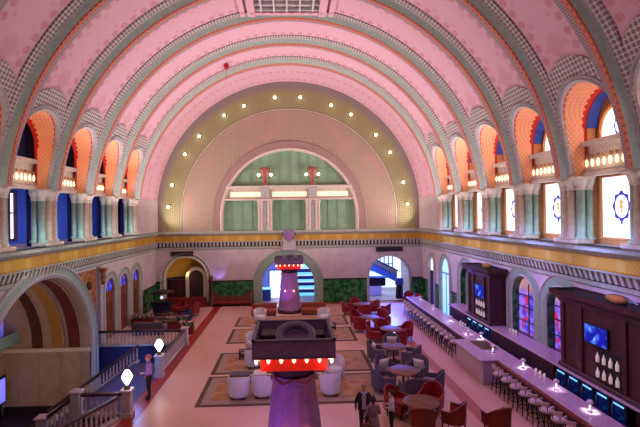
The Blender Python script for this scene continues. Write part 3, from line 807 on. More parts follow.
# end wall doorways
c, hw, zs, ry = DOORS_B[0]
mb = MB(); archivolt(mb, PB, c, hw, 0, zs, [(0, -.3, 0), (0, .05, 0), (.08, .12, 0), (.16, .06, 1), (.34, .06, 0), (.40, .12, 0), (.44, 0, 0)], 28)
# apse: walls, gilded half dome, small inner door
for i in range(12):
    a, b = PI * i / 12, PI * (i + 1) / 12
    f = lambda a, z: (c - hw * math.cos(a), YB + .3 + 1.1 * math.sin(a), z)
    mb.add([f(a, 0), f(b, 0), f(b, zs), f(a, zs)], [(0, 1, 2, 3)], 2)
    for j in range(6):
        e0, e1 = PI / 2 * j / 6, PI / 2 * (j + 1) / 6
        g = lambda a, e: (c - hw * math.cos(a) * math.cos(e), YB + .3 + 1.1 * math.sin(a) * math.cos(e), zs + hw * math.sin(e))
        mb.add([g(a, e0), g(b, e0), g(b, e1), g(a, e1)], [(0, 1, 2, 3)], 3, True)
o = struct(mb, 'door_%d' % dn, ['stone_warm', 'sage', 'plum_dark', 'gold']); dn += 1
q = MB(); q.box((c, YB + .5, .3), (3.5, 1.5, .6)); q.box((c + .1, YB - .3, .19), (3.4, .5, .38)); q.box((c + .1, YB - .7, .1), (3.6, .5, .2)); q.build('steps', 'maroon', o)
q = MB(); archivolt(q, lambda u, z, d=0: (u, YB + .55 - d, z), c + .75, .62, .6, 2.3, [(0, -.3, 0), (0, .05, 0), (.08, .12, 0), (.26, .1, 0), (.3, 0, 0)], 18); q.build('inner_arch', 'stone_warm', o)
q = MB(); arch_face(q, lambda u, z, d=0: (u, YB + .6 - d, z), c + .75, .62, .6, 2.3, 0, 0, 18); q.build('door_leaf', 'shadow_gap', o)
q = MB(); q.box((c - .75, YB + .62, 1.35), (1.5, .12, 1.5)); q.box((c - .75, YB + .55, 2.12), (1.55, .2, .1)); q.build('wood_screen', 'tower_wood', o)
t = thing('newel_column', 'dark carved post standing right of the gilded left doorway', 'post', (-6.75, YB - .55, 0))
q = MB(); q.lathe([(.26, 0), (.26, .3), (.15, .4), (.13, 1.0), (.2, 1.1), (.15, 1.2), (.13, 1.9), (.24, 2.05), (.24, 2.2)], n=10); q.build('shaft', 'tower_wood', t)
q = MB(); q.sphere((0, 0, 2.4), .2, 8); q.build('finial', 'bronze', t)
# middle arch: green surround, passage beyond
def passage(c, hw, zs, x0, x1, depth, zc, surround, mats):
    global dn
    mb = MB(); archivolt(mb, PB, c, hw, 0, zs, surround, 32)
    o = struct(mb, 'door_%d' % dn, ['sage', 'stone']); dn += 1
    q = MB(); y1 = YB + depth
    q.poly([(x0, YB + .3, 0), (x1, YB + .3, 0), (x1, y1, 0), (x0, y1, 0)], 0); q.poly([(x0, YB + .3, zc), (x1, YB + .3, zc), (x1, y1, zc), (x0, y1, zc)], 1)
    for x in (x0, x1): q.poly([(x, YB + .3, 0), (x, y1, 0), (x, y1, zc), (x, YB + .3, zc)], 1)
    q.poly([(x0, y1, 0), (x1, y1, 0), (x1, y1, zc), (x0, y1, zc)], 2);  # back wall emits, standing in for the bright room beyond
    struct(q, 'wall_passage_%d' % dn, mats); return o
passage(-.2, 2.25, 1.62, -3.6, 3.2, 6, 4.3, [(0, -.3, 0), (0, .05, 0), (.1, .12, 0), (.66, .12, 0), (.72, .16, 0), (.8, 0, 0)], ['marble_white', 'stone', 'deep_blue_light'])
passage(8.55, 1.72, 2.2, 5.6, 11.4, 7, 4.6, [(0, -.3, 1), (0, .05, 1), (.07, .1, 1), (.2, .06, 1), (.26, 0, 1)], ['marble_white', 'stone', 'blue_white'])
t = thing('door_panel', 'tall white lit door panel inside the middle archway, left of the far kiosk', 'door', (-1.35, YB + 2.6, 0))
q = MB(); q.box((0, 0, 1.25), (1.15, .1, 2.5)); q.build('leaf', 'blue_white', t)
q = MB(); q.box((.32, -.08, .5), (.3, .05, .7)); q.build('glass', 'lamp_white', t)
q = MB()
for x in (-.62, .62): q.box((x, -.02, 1.25), (.09, .16, 2.6))
q.box((0, -.02, 2.55), (1.33, .16, .1)); q.build('frame', 'blue_lit', t)
t = thing('display_case', 'blue lit shop shelving with bright strips in the middle archway, right side', 'shelving', (1.35, YB + 3.2, 0))
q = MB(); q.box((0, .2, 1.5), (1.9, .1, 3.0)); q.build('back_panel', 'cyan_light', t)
for z in (.5, 1.15, 1.75, 2.4):
    q = MB(); q.box((0, 0, z), (1.95, .5, .32)); s_o = q.build('shelf', 'blue_lit', t)
    q = MB(); q.box((0, -.28, z + .2), (1.8, .05, .05)); q.build('light_strip', 'blue_white', s_o)
t = thing('counter_desk', 'low blue desk in the left of the middle archway', 'desk', (-2.15, YB + 1.6, 0))
q = MB(); q.box((0, 0, .5), (.7, .8, 1.0)); q.build('body', 'blue_lit', t); q = MB(); q.box((0, 0, 1.04), (.8, .9, .08)); q.build('top', 'cyan_light', t)
# right archway: escalator, balustrade and window grid in blue light
t = thing('escalator', 'blue shadowed escalator seen through the bright right archway', 'escalator', (8.0, YB + 4.6, 0))
q = MB(); q.prism([(-1.4, 2.2), (-1.4, 3.0), (-.5, 3.0), (2.4, 1.6), (2.4, .9), (-.4, 2.2)], lambda u, v, d: (u, d, v), 0, .9); q.build('truss', 'blue_lit', t)
for y_ in (-.05, .95):
    q = MB(); q.tube([(-1.5, y_, 3.55), (-.4, y_, 3.5), (2.5, y_, 2.0)], .07, 8); q.build('handrail', 'navy', t)
    q = MB(); q.prism([(-1.4, 3.0), (-1.4, 3.5), (-.4, 3.45), (2.4, 2.0), (2.4, 1.6), (-.5, 3.0)], lambda u, v, d: (u, y_ + d, v), -.02, .02); q.build('glass_side', 'steel', t)
t = thing('reception_desk', 'dark blue curved desk below the escalator in the right archway', 'desk', (7.9, YB + 3.0, 0))
q = MB(); q.box((0, 0, 1.25), (1.9, .8, .75), bev=.1); q.build('body', 'navy', t); q = MB(); q.box((0, 0, 1.66), (2.05, .95, .08)); q.build('top', 'blue_lit', t)
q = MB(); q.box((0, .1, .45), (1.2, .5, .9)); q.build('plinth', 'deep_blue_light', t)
t = thing('window_screen', 'white glazed grid with slender bars high in the right archway', 'window', (9.3, YB + 6.4, 1.8))
for i in range(6):
    q = MB(); q.box((-1.0 + .42 * i, 0, 1.2), (.09, .09, 2.6)); q.build('bar', 'blue_lit', t)
q = MB(); q.box((.05, 0, .7), (2.3, .08, .08)); q.box((.05, 0, 1.7), (2.3, .08, .08)); q.build('transom', 'blue_lit', t)
t = thing('pedestal_sign', 'dark blue pedestal standing at the right jamb inside the right archway', 'pedestal', (9.75, YB + 1.2, 0))
q = MB(); q.box((0, 0, .6), (.6, .5, 1.2), taper=.8); q.build('post', 'navy', t); q = MB(); q.box((0, 0, 1.5), (.7, .2, .6)); q.build('board', 'blue_lit', t)
for x, y, z, w_, lab in ((-9.25, YB - .06, 4.42, 1.85, 'dark narrow sign board above the gilded left doorway'), (8.6, YB - .06, 4.52, 2.25, 'dark narrow sign board above the bright right archway')):
    t = thing('sign_board', lab, 'sign', (x, y, z), group='sign boards on the end wall')
    q = MB(); q.box((0, 0, 0), (w_, .08, .34)); q.build('panel', 'sign_dark', t)
    q = MB()
    for zz in (-.18, .18): q.box((0, -.02, zz), (w_ + .08, .12, .04))
    for xx in (-1, 1): q.box((xx * (w_ / 2 + .02), -.02, 0), (.04, .12, .4))
    q.build('frame', 'bronze', t)
# enclosing wall behind the camera
mb = MB(); mb.poly([(-HW - .6, YF, 0), (HW + .6, YF, 0), (HW + .6, YF, 20), (-HW - .6, YF, 20)]); struct(mb, 'wall_front', ['cream_wall'])

# ------------------------------------------------------------------ balustrades
def balustrade(label, pts, newels=(), gap=.21, H=.86):
    t = thing('balustrade', label, 'balustrade', pts[0], group=None)
    o0 = Vector(pts[0])
    rel = [Vector(p) - o0 for p in pts]
    q = MB(); q.tube([r + Vector((0, 0, H)) for r in rel], .085, 8); q.build('handrail', 'rail_dark', t)
    q = MB(); q.tube([r + Vector((0, 0, .08)) for r in rel], .10, 6); q.build('base_rail', 'marble_white', t)
    for a, b in zip(rel, rel[1:]):
        L = (b - a).length; n = max(1, int(L / gap))
        q = MB(); q.lathe([(.055, .12), (.055, .2), (.03, .26), (.058, .38), (.05, .48), (.03, .7), (.05, .76), (.05, .82)], n=8)
        b0 = None
        for i in range(n):
            p = a + (b - a) * ((i + .5) / n)
            if b0 is None: b0 = q.build('baluster', 'baluster', t, loc=p)
            else:
                c_ = b0.copy(); COL.objects.link(c_); c_.parent = t; c_.location = p
    for p in newels:
        p = Vector(p) - o0; q = MB(); q.box((p.x, p.y, p.z + .48), (.34, .34, .96), bev=.03); q.box((p.x, p.y, p.z + 1.0), (.44, .44, .1), bev=.03); q.box((p.x, p.y, p.z + .08), (.42, .42, .16)); q.build('newel', 'marble_white', t)
    return t
balustrade('marble balustrade at the bottom left running towards the viewer along the floor edge', [(-6.55, 16.3, 0), (-8.3, 12.2, 0)])
balustrade('short level balustrade left of the nearer lantern, above the stair', [(-6.5, 16.66, 0), (-8.2, 16.66, 0), (-9.5, 16.66, -.95), (-12.7, 16.66, -3.3)], [(-6.3, 16.66, 0), (-8.2, 16.66, 0), (-9.5, 16.66, -.95)])
balustrade('dark sloping stair rail rising behind the nearer lantern', [(-8.0, 22.8, 0), (-12.7, 22.8, -3.3)], [])
balustrade('short balustrade with newel posts along the red strip by the farther lantern', [(-6.35, 20.9, 0), (-6.35, 25.5, 0)], [(-6.3, 20.7, 0), (-6.3, 25.7, 0)])
balustrade('pale balustrade across the far end of the stair opening', [(-6.55, 25.7, 0), (-11.3, 25.7, 0)])
LANT = Kind(lambda: lantern())
def lantern():
    t = thing('newel_lantern', '', 'lantern')
    q = MB(); q.lathe([(.12, 0), (.13, .05), (.05, .1), (.05, .16)], n=10); q.build('base', 'bronze', t)
    q = MB(); q.lathe([(.05, .16), (.13, .3), (.21, .46), (.13, .62), (.05, .74)], n=10, smooth=False); q.build('glass_shade', 'lamp_white', t)
    q = MB(); q.lathe([(.06, .74), (.07, .78), (.02, .86), (.005, .92)], n=8); q.build('finial', 'bronze', t)
    return t
LANT.put((-6.3, 16.66, 1.05), 0, 'glowing white lantern on the newel post nearest the viewer', 'white lanterns on newel posts')
LANT.put((-6.3, 20.7, 1.05), 0, 'glowing white lantern on the newel post behind the standing violet figure', 'white lanterns on newel posts')

# ------------------------------------------------------------------ projector kiosks
def kiosk(loc, label):
    t = thing('kiosk_tower', label, 'kiosk', loc, group='kiosk towers in the middle of the hall')
    q = MB()
    prof = [(.92, 0), (.93, .35), (.86, .42), (.8, 1.0), (.74, 1.7), (.66, 2.4), (.6, 2.9), (.62, 3.06), (.60, 3.1)]
    n = 48; vs = []
    for r, z in prof:
        for i in range(n):
            a = 2 * PI * i / n; w = r * (1 + .045 * math.sin(a * 12) * (.35 + .65 * (1 - z / 3.2))); vs.append((w * math.cos(a), w * math.sin(a), z))
    fs = [(j * n + i, j * n + (i + 1) % n, (j + 1) * n + (i + 1) % n, (j + 1) * n + i) for j in range(len(prof) - 1) for i in range(n)]
    q.add(vs, fs, 0, True); q.build('drape', 'drape', t)
    q = MB(); q.lathe([(.98, .0), (.98, .22), (.9, .26)], n=24); q.build('foot', 'tower_wood', t)
    q = MB()   # scalloped swag at the neck
    for k in range(6):
        a0 = PI / 3 * k + PI / 6; q.tube([(.64 * math.cos(a0 + PI / 3 * i / 8), .64 * math.sin(a0 + PI / 3 * i / 8), 3.08 - .16 * math.sin(PI * i / 8)) for i in range(9)], .045, 6)
    q.build('swag', 'drape', t)
    q = MB(); q.lathe([(.55, 3.05), (.62, 3.2), (.76, 3.38), (.84, 3.5)], n=24); q.build('collar', 'plum_dark', t)
    q = MB(); q.box((0, 0, 3.63), (1.78, 1.78, .40)); q.build('red_band', 'kiosk_red', t)
    q = MB(); q.box((0, 0, 3.84), (2.2, 2.2, .06))
    for s2 in (-1, 1):
        q.box((s2 * 1.07, 0, 4.08), (.06, 2.2, .46)); q.box((0, s2 * 1.07, 4.08), (2.08, .06, .46))
        q.box((s2 * 1.07, 0, 4.31), (.1, 2.24, .03), mi=1); q.box((0, s2 * 1.07, 4.31), (2.24, .1, .03), mi=1)
    q.build('box', ['kiosk_box', 'duct'], t)
    for c_, d_ in (((-.65, .3, 4.02), (.6, .7, .3)), ((.7, .35, 4.0), (.45, .6, .26)), ((.62, -.5, 3.95), (.5, .5, .16))):
        q = MB(); q.box(c_, d_, bev=.02); q.build('projector', 'black', t)
    q = MB(); q.tube([(.06 + .46 * math.cos(a), -.35 + .40 * math.sin(a), 4.22 + .20 * math.sin(a)) for a in [2 * PI * i / 28 for i in range(28)]], .12, 10, closed=True); q.build('duct_ring', 'duct', t)
    q = MB(); q.lathe([(.38, 3.88), (.36, 3.98), (.2, 4.02)], (.1, -.45, 0), 16); q.build('duct_collar', 'grey_fabric', t)
    bl = []
    for s2 in (-1, 1):
        for i in range(5): bl.append((-.68 + .34 * i, s2 * .95)); 
        for i in range(5): bl.append((s2 * .95, -.68 + .34 * i))
    for sx in (-1, 1):
        for sy in (-1, 1): bl.append((sx * 1.0, sy * 1.0))
    q = MB(); q.lathe([(.02, -.16), (.045, -.11), (.05, -.06), (.025, -.02)], n=8)
    b0 = None
    for x, y in bl:
        if b0 is None: b0 = q.build('bulb', 'bulb_red', t, loc=(x, y, 3.82))
        else:
            c_ = b0.copy(); COL.objects.link(c_); c_.parent = t; c_.location = (x, y, 3.82)
    for a in (-PI / 2 - .42, -PI / 2 + .42, PI / 2 - .42, PI / 2 + .42):
        c_ = b0.copy(); COL.objects.link(c_); c_.parent = t; c_.location = (.82 * math.cos(a), .82 * math.sin(a), 1.84)
    return t
kiosk((.06, 12.4, 0), 'purple draped kiosk tower with an open dark box on top holding a duct ring')
kiosk((-.1, 33.9, 0), 'purple kiosk tower standing before the middle archway at the far end')

# ------------------------------------------------------------------ rugs
def rug(yc, d, x, label):
    t = MB(); t.box((0, 0, 0), (7.9, 3.3, .02)); o = t.build('area_rug', 'rug', loc=(x, yc, .012)); o.scale = (1, d / 3.3, 1); tag(o, label, 'rug', 'patterned rugs down the middle of the hall')
for y0, y1, lab in ((17.25, 20.45, 'patterned rug nearest the viewer, under the two barrel chairs seen from behind'),
                    (20.75, 23.9, 'patterned rug second from the viewer, beside the big kiosk box'),
                    (25.7, 28.9, 'patterned rug third from the viewer, beyond the big kiosk box'),
                    (29.6, 32.3, 'patterned rug farthest from the viewer, in front of the far kiosk')):
    rug((y0 + y1) / 2, y1 - y0, .05, lab)

# ------------------------------------------------------------------ seats and tables (modelled facing +y)
def mk_barrel():
    t = thing('barrel_chair', '', 'chair')
    q = MB(); n = 22
    a0, a1 = PI * .92, PI * 2.08; A = lambda r, z, k: [(r * math.cos(a0 + (a1 - a0) * i / n), r * math.sin(a0 + (a1 - a0) * i / n) + .05, z - (k * (.12 if True else 0)) * abs(math.sin((i / n - .5) * PI)) ** 3) for i in range(n + 1)]
    rings = [A(.36, .10, 0), A(.40, .2, 0), A(.42, .7, .6), A(.40, .86, 1), A(.36, .86, 1), A(.33, .7, .6), A(.30, .36, 0)]
    for r0, r1 in zip(rings, rings[1:]): q.loft(r0, r1, 0, True)
    for e in (0, n): q.poly([r[e] for r in rings])
    q.build('shell', 'white_fabric', t)
    q = MB(); q.lathe([(.30, .12), (.34, .16), (.34, .4), (.30, .46), (.01, .47)], (0, .05, 0), 20); q.build('seat_cushion', 'white_fabric', t)
    for sx in (-.22, .22):
        for sy in (-.2, .26):
            q = MB(); q.lathe([(.02, 0), (.03, .14)], (sx, sy, 0), 6); q.build('foot', 'black', t)
    return t
def mk_arm(c1='grey_fabric', c2='grey_fabric_dark'):
    t = thing('armchair', '', 'chair')
    q = MB(); q.box((0, .05, .28), (.62, .66, .2), bev=.04); q.build('seat_frame', c1, t)
    q = MB(); q.box((0, .08, .42), (.52, .58, .12), bev=.045); q.build('seat_cushion', c1, t)
    q = MB(); n = 16
    pts = [(.40 * math.cos(PI + PI * i / n), -.12 + .30 * math.sin(PI + PI * i / n)) for i in range(n + 1)]
    pts = [(-.40, .36)] + pts + [(.40, .36)]; m_ = len(pts)
    hz = [.60 if i in (0, m_ - 1) else .62 + .28 * max(0, math.sin(PI * (i - 1) / n)) ** .8 for i in range(m_)]
    o_ = lambda k, zf: [(x * k, y * (k if y < 0 else 1), zf(i)) for i, (x, y) in enumerate(pts)]
    rings = [o_(.94, lambda i: .2), o_(1.0, lambda i: hz[i] - .04), o_(.97, lambda i: hz[i]), o_(.86, lambda i: hz[i]), o_(.80, lambda i: .36)]
    for r0, r1 in zip(rings, rings[1:]): q.loft(r0, r1, 0, True)
    for e in (0, m_ - 1): q.poly([r[e] for r in rings])
    q.build('wrap_back', c2, t)
    for sx in (-.26, .26):
        for sy in (-.2, .3):
            q = MB(); q.lathe([(.02, 0), (.035, .2)], (sx, sy, 0), 6); q.build('leg', 'tower_wood', t)
    return t
def mk_red(): 
    t = mk_arm('red_leather', 'red_leather'); t.name = 'tub_chair'; return t
def mk_wood():
    t = thing('wooden_tub_chair', '', 'chair')
    q = MB(); q.box((0, .04, .42), (.5, .52, .1), bev=.04); q.build('seat_cushion', 'red_leather', t)
    q = MB(); n = 16; pts = [(.33 * math.cos(PI + PI * i / n), -.04 + .28 * math.sin(PI + PI * i / n)) for i in range(n + 1)]; pts = [(-.33, .22)] + pts + [(.33, .22)]; m_ = len(pts)
    hz = [.66 + .24 * max(0, math.sin(PI * max(0, min(1, (i - 1) / n)))) for i in range(m_)]
    ring = lambda k, zf: [(x * k, y * (k if y < 0 else 1), zf(i)) for i, (x, y) in enumerate(pts)]
    rs = [ring(1, lambda i: .36), ring(1.05, lambda i: hz[i]), ring(.97, lambda i: hz[i] + .02), ring(.92, lambda i: .38)]
    for a, b in zip(rs, rs[1:]): q.loft(a, b, 0, True)
    for e in (0, m_ - 1): q.poly([r[e] for r in rs])
    q.build('curved_back', 'red_wood', t)
    q = MB(); q.tube([(x * 1.02, y * (1.02 if y < 0 else 1), hz[i] + .02) for i, (x, y) in enumerate(pts)], .03, 8); q.build('top_rail', 'red_wood', t)
    q = MB(); q.loft(*[[(x * .89, y * (.89 if y < 0 else 1), z_(i)) for i, (x, y) in enumerate(pts)] for z_ in (lambda i: .42, lambda i: hz[i] - .03)], 0, True); q.build('back_pad', 'red_leather_light', t)
    for sx in (-.22, .22):
        for sy in (-.22, .24):
            q = MB(); q.lathe([(.018, 0), (.03, .38)], (sx, sy, 0), 6); q.build('leg', 'red_wood', t)
    return t
def mk_table(r=.62, top='table_wood'):
    t = thing('round_table', '', 'table')
    q = MB(); q.lathe([(r - .03, .70), (r, .715), (r, .74), (r - .02, .75), (.01, .75)], n=28); q.build('tabletop', top, t)
    q = MB(); q.lathe([(.09, .05), (.05, .12), (.045, .6), (.12, .7)], n=10); q.build('pedestal', 'tower_wood', t)
    q = MB(); q.lathe([(.32, 0), (.32, .03), (.1, .07)], n=16); q.build('base', 'tower_wood', t)
    return t
def mk_cushion():
    t = MB(); n = 8; V_ = []
    f = lambda u, v, s: (u * .23, s * .09 * ((1 - u ** 4) * (1 - v ** 4)) ** .5, v * .22)
    for s in (-1, 1):
        g = [[f(-1 + 2 * i / n, -1 + 2 * j / n, s) for i in range(n + 1)] for j in range(n + 1)]
        for a, b in zip(g, g[1:]): t.loft(a, b, 0, True)
    o = t.build('cushion', 'pillow'); o['category'] = 'cushion'; return o
K_barrel, K_arm, K_red, K_wood, K_table, K_cush = Kind(mk_barrel, 1.12), Kind(mk_arm, 1.15), Kind(mk_red, 1.15), Kind(mk_wood, 1.25), Kind(mk_table, 1.05), Kind(mk_cushion, 1.2)

# barrel chairs on the rugs
G = 'white barrel chairs on the rugs'
for x, y, rz, lab in ((-2.22, 18.0, 0, 'white barrel chair seen from behind on the nearest rug, outer one left of kiosk'),
                      (-1.25, 18.05, 0, 'white barrel chair seen from behind on the nearest rug, just left of kiosk'),
                      (1.62, 18.1, 0, 'white barrel chair seen from behind on the nearest rug, right of kiosk'),
                      (2.0, 20.0, PI, 'white barrel chair facing the viewer on the nearest rug, right of the kiosk'),
                      (-1.9, 21.6, 0.2, 'white barrel chair on the second rug, left of the kiosk box'),
                      (1.75, 21.7, 0, 'white barrel chair on the second rug, right of the kiosk box'),
                      (-2.15, 24.4, PI, 'white barrel chair just past the far edge of the second rug, left of kiosk'),
                      (-1.95, 26.6, 0, 'white barrel chair on the third rug, left of the kiosk box'),
                      (2.1, 26.8, .3, 'white barrel chair on the third rug, right of the kiosk box'),
                      (-2.2, 30.6, PI, 'white barrel chair on the farthest rug, left of the far kiosk'),
                      (2.3, 30.3, PI, 'white barrel chair on the farthest rug, right of the far kiosk')):
    K_barrel.put((x, y, .024), rz, lab, G)
def mk_coffee():
    t = thing('coffee_table', '', 'table')
    q = MB(); q.box((0, 0, .41), (.9, .5, .05), bev=.015); q.build('tabletop', 'grey_fabric_dark', t)
    for sx in (-.4, .4):
        for sy in (-.2, .2):
            q = MB(); q.box((sx, sy, .19), (.045, .045, .38)); q.build('leg', 'black', t)
    q = MB(); q.box((0, 0, .14), (.82, .42, .03)); q.build('shelf', 'black', t); return t
K_cof = Kind(mk_coffee)
for x, y, lab in ((-2.35, 19.6, 'low dark coffee table behind the two white barrel chairs left of the kiosk'), (-2.35, 23.0, 'low dark coffee table on the second rug left of the kiosk box'), (2.5, 28.4, 'low dark coffee table on the third rug right of the kiosk box')):
    K_cof.put((x, y, .024), 0, lab, 'coffee tables on the rugs')
t = thing('ottoman', 'violet lit square ottoman beside the coffee table behind the barrel chairs', 'ottoman', (-1.45, 19.75, .024))
q = MB(); q.box((0, 0, .25), (.6, .6, .38), bev=.05); q.build('seat', 'white_fabric', t); q = MB(); q.box((0, 0, .03), (.52, .52, .06)); q.build('plinth', 'black', t)

# banquettes around the far kiosk
for x, lab in ((-2.05, 'brown upholstered banquette left of the far kiosk base'), (1.75, 'brown upholstered banquette right of the far kiosk base')):
    t = thing('banquette', lab, 'bench', (x, 32.95, 0), group='banquettes by the far kiosk')
    q = MB(); q.box((0, 0, .22), (1.9, .8, .44), bev=.05); q.build('seat', 'terracotta', t); q = MB(); q.box((0, .36, .55), (1.9, .16, .5), bev=.05); q.build('backrest', 'terracotta', t)
    q = MB(); q.box((0, -.38, .06), (1.8, .06, .12)); q.build('plinth', 'tower_wood', t)

# tables with their chairs along the bar side
def face(p, c): return math.atan2(-(c[0] - p[0]), c[1] - p[1])
def group_seats(K, tc, spots, labs, grp, cush=()):
    for i, (p, lab) in enumerate(zip(spots, labs)):
        rz = face(p, tc); K.put((p[0], p[1], 0), rz, lab, grp)
        if i in cush:
            cz = .66; dx, dy = -math.sin(rz), math.cos(rz)
            c = K_cush.put((p[0] - dx * .14, p[1] - dy * .14, cz), rz, 'pale cushion in the ' + lab, 'pale cushions in the grey armchairs')
            c.rotation_euler = (-.28, 0, rz)
GT = 'round wooden tables'
T = (4.65, 15.45); K_table.put((*T, 0), 0, 'round wooden table nearest the viewer, ringed by red chairs', GT)
group_seats(K_wood, T, [(4.4, 14.45), (5.55, 14.65)], ['dark red wooden tub chair, back to us, beside the woman in violet', 'dark red wooden tub chair, back to us, right side of the nearest table'], 'wooden tub chairs')
group_seats(K_red, T, [(3.95, 16.15), (5.3, 16.3)], ['red tub chair behind the nearest table, on its left', 'red tub chair behind the nearest table, on its right'], 'red tub chairs')
K_wood.put((6.9, 14.3, 0), .2, 'lone dark red tub chair by the red floor strip at the bottom edge', 'wooden tub chairs')
T = (4.85, 18.6); K_table.put((*T, 0), 0, 'round wooden table second from the viewer, between grey armchairs', GT)
group_seats(K_arm, T, [(3.85, 18.3), (4.3, 19.65), (5.75, 19.5), (5.95, 18.0), (4.9, 17.4)],
            ['grey armchair left of the second table', 'grey armchair behind the left of the second table', 'grey armchair behind the right of the second table', 'grey armchair right of the second table, nearer the viewer', 'grey armchair with its back to us before the second table'], 'grey armchairs', (1, 2))
T = (5.25, 22.0); K_table.put((*T, 0), 0, 'round wooden table third from the viewer, between grey armchairs', GT)
group_seats(K_arm, T, [(4.35, 22.1), (5.45, 23.2), (6.05, 21.5)], ['grey armchair left of the third table', 'grey armchair behind the third table', 'grey armchair with its back to us, right of the third table'], 'grey armchairs', (0, 1))
T = (5.9, 25.4); K_table.put((*T, 0), 0, 'round wooden table fourth from the viewer, among dark red chairs', GT)
group_seats(K_red, T, [(4.9, 25.5), (5.7, 26.45), (6.9, 25.9), (6.1, 24.3)], ['dark red tub chair left of the fourth table', 'dark red tub chair behind the fourth table', 'dark red tub chair right of the fourth table', 'dark red tub chair before the fourth table'], 'red tub chairs')
T = (5.2, 28.4); K_table.put((*T, 0), 0, 'round wooden table fifth from the viewer, among dark red chairs', GT)
group_seats(K_red, T, [(4.5, 27.7), (4.5, 29.3), (6.1, 29.0), (5.95, 27.7)], ['dark red tub chair at the fifth table, on its left nearer side', 'dark red tub chair left of the fifth table, farther side', 'dark red tub chair right of the fifth table, farther side', 'dark red tub chair right of the fifth table, nearer side'], 'red tub chairs')
T = (5.35, 32.5); K_table.put((*T, 0), 0, 'round wooden table farthest from the viewer, among dark red chairs', GT)
group_seats(K_red, T, [(4.3, 32.5), (5.1, 33.5), (5.4, 31.5), (6.3, 32.7), (6.9, 31.6)], ['dark red tub chair left of the farthest table', 'dark red tub chair behind the farthest table', 'dark red tub chair before the farthest table', 'dark red tub chair right of the farthest table', 'dark red tub chair standing apart near the blue lit floor'], 'red tub chairs')

# ------------------------------------------------------------------ bar
BY0, BY1 = 12.2, 33.2
t = thing('bar_counter', 'long violet lit bar counter running along the right side of the hall', 'counter', (9.5, 22.5, 0))
q = MB()
def slab(x0, x1, y0, y1, z0, z1, mi=0): q.box(((x0 + x1) / 2 - 9.5, (y0 + y1) / 2 - 22.5, (z0 + z1) / 2), (x1 - x0, y1 - y0, z1 - z0), mi=mi, bev=.02)
slab(9.05, 9.98, BY0, 18.6, 1.04, 1.12); slab(8.25, 9.98, 18.6, 21.8, 1.04, 1.12); slab(8.95, 9.98, 21.8, BY1, 1.04, 1.12); q.build('worktop', 'counter', t)
q = MB(); slab(9.3, 9.85, BY0, 18.6, 0, 1.04); slab(9.2, 9.85, 21.8, BY1, 0, 1.04); q.build('front_panel', 'counter_front', t)
q = MB(); slab(8.4, 9.85, 18.7, 21.7, 0, 1.04); q.build('service_block', 'counter', t)
q = MB(); slab(8.93, 9.07, BY0, 18.6, .96, 1.08); q.build('arm_rail', 'red_wood', t)
q = MB(); q.tube([(9.12 - 9.5, BY0 - 22.5, .22), (9.12 - 9.5, 18.5 - 22.5, .22)], .03, 8); q.build('foot_rail', 'bronze', t)
q = MB(); slab(8.95, 9.75, 20.0, 21.4, 1.11, 1.135); q.build('drain_tray', 'bronze', t)
# back bar
t = thing('back_bar', 'dark wood back bar with a pale violet top along the right wall', 'counter', (11.0, 20.0, 0))
q = MB(); q.box((-.04, .2, 1.51), (1.04, 16.3, .08), bev=.02); q.build('worktop', 'counter', t)
for y0, y1 in ((17.0, 22.45), (25.65, 28.2)):
    q = MB(); q.box((.0, (y0 + y1) / 2 - 20, .735), (.96, y1 - y0, 1.47)); 
    n = int((y1 - y0) / .9)
    for i in range(n): q.box((-.47, y0 - 20 + (i + .5) * (y1 - y0) / n, .75), (.03, (y1 - y0) / n - .12, 1.1), mi=1, bev=.012)
    q.build('cabinet_base', ['tower_wood', 'plum_dark'], t)
q = MB(); q.box((.1, -7.35, .735), (.8, .9, 1.47)); q.build('end_cabinet', 'tower_wood', t)
def mk_fridge():
    t = thing('bar_fridge', '', 'fridge')
    q = MB(); q.box((.04, 0, .735), (.86, .7, 1.46)); q.build('body', 'black', t)
    q = MB(); q.box((-.41, 0, .76), (.03, .56, 1.2)); d = q.build('door', 'fridge_glass', t)
    q = MB(); q.tube([(-.45, .24, .4), (-.47, .24, .5), (-.47, .24, 1.1), (-.45, .24, 1.2)], .018, 6); q.build('handle', 'steel', d)
    q = MB()
    for sy in (-.31, .31): q.box((-.42, sy, .75), (.04, .06, 1.42))
    for sz in (.08, 1.42): q.box((-.42, 0, sz), (.04, .68, .08))
    q.build('door_frame', 'navy', t)
    q = MB(); q.box((-.43, 0, 1.28), (.02, .44, .05)); q.build('light_strip', 'cyan_light', t); return t
K_fr = Kind(mk_fridge)
for i in range(5): K_fr.put((11.0, 16.6 - .74 * i, 0), 0, 'blue lit glass door fridge under the nearer tower, %s from its far end' % nth(i), 'glass door fridges')
for i in range(4): K_fr.put((11.0, 25.25 - .76 * i, 0), 0, 'blue lit glass door fridge under the farther tower, %s from its far end' % nth(i), 'glass door fridges')
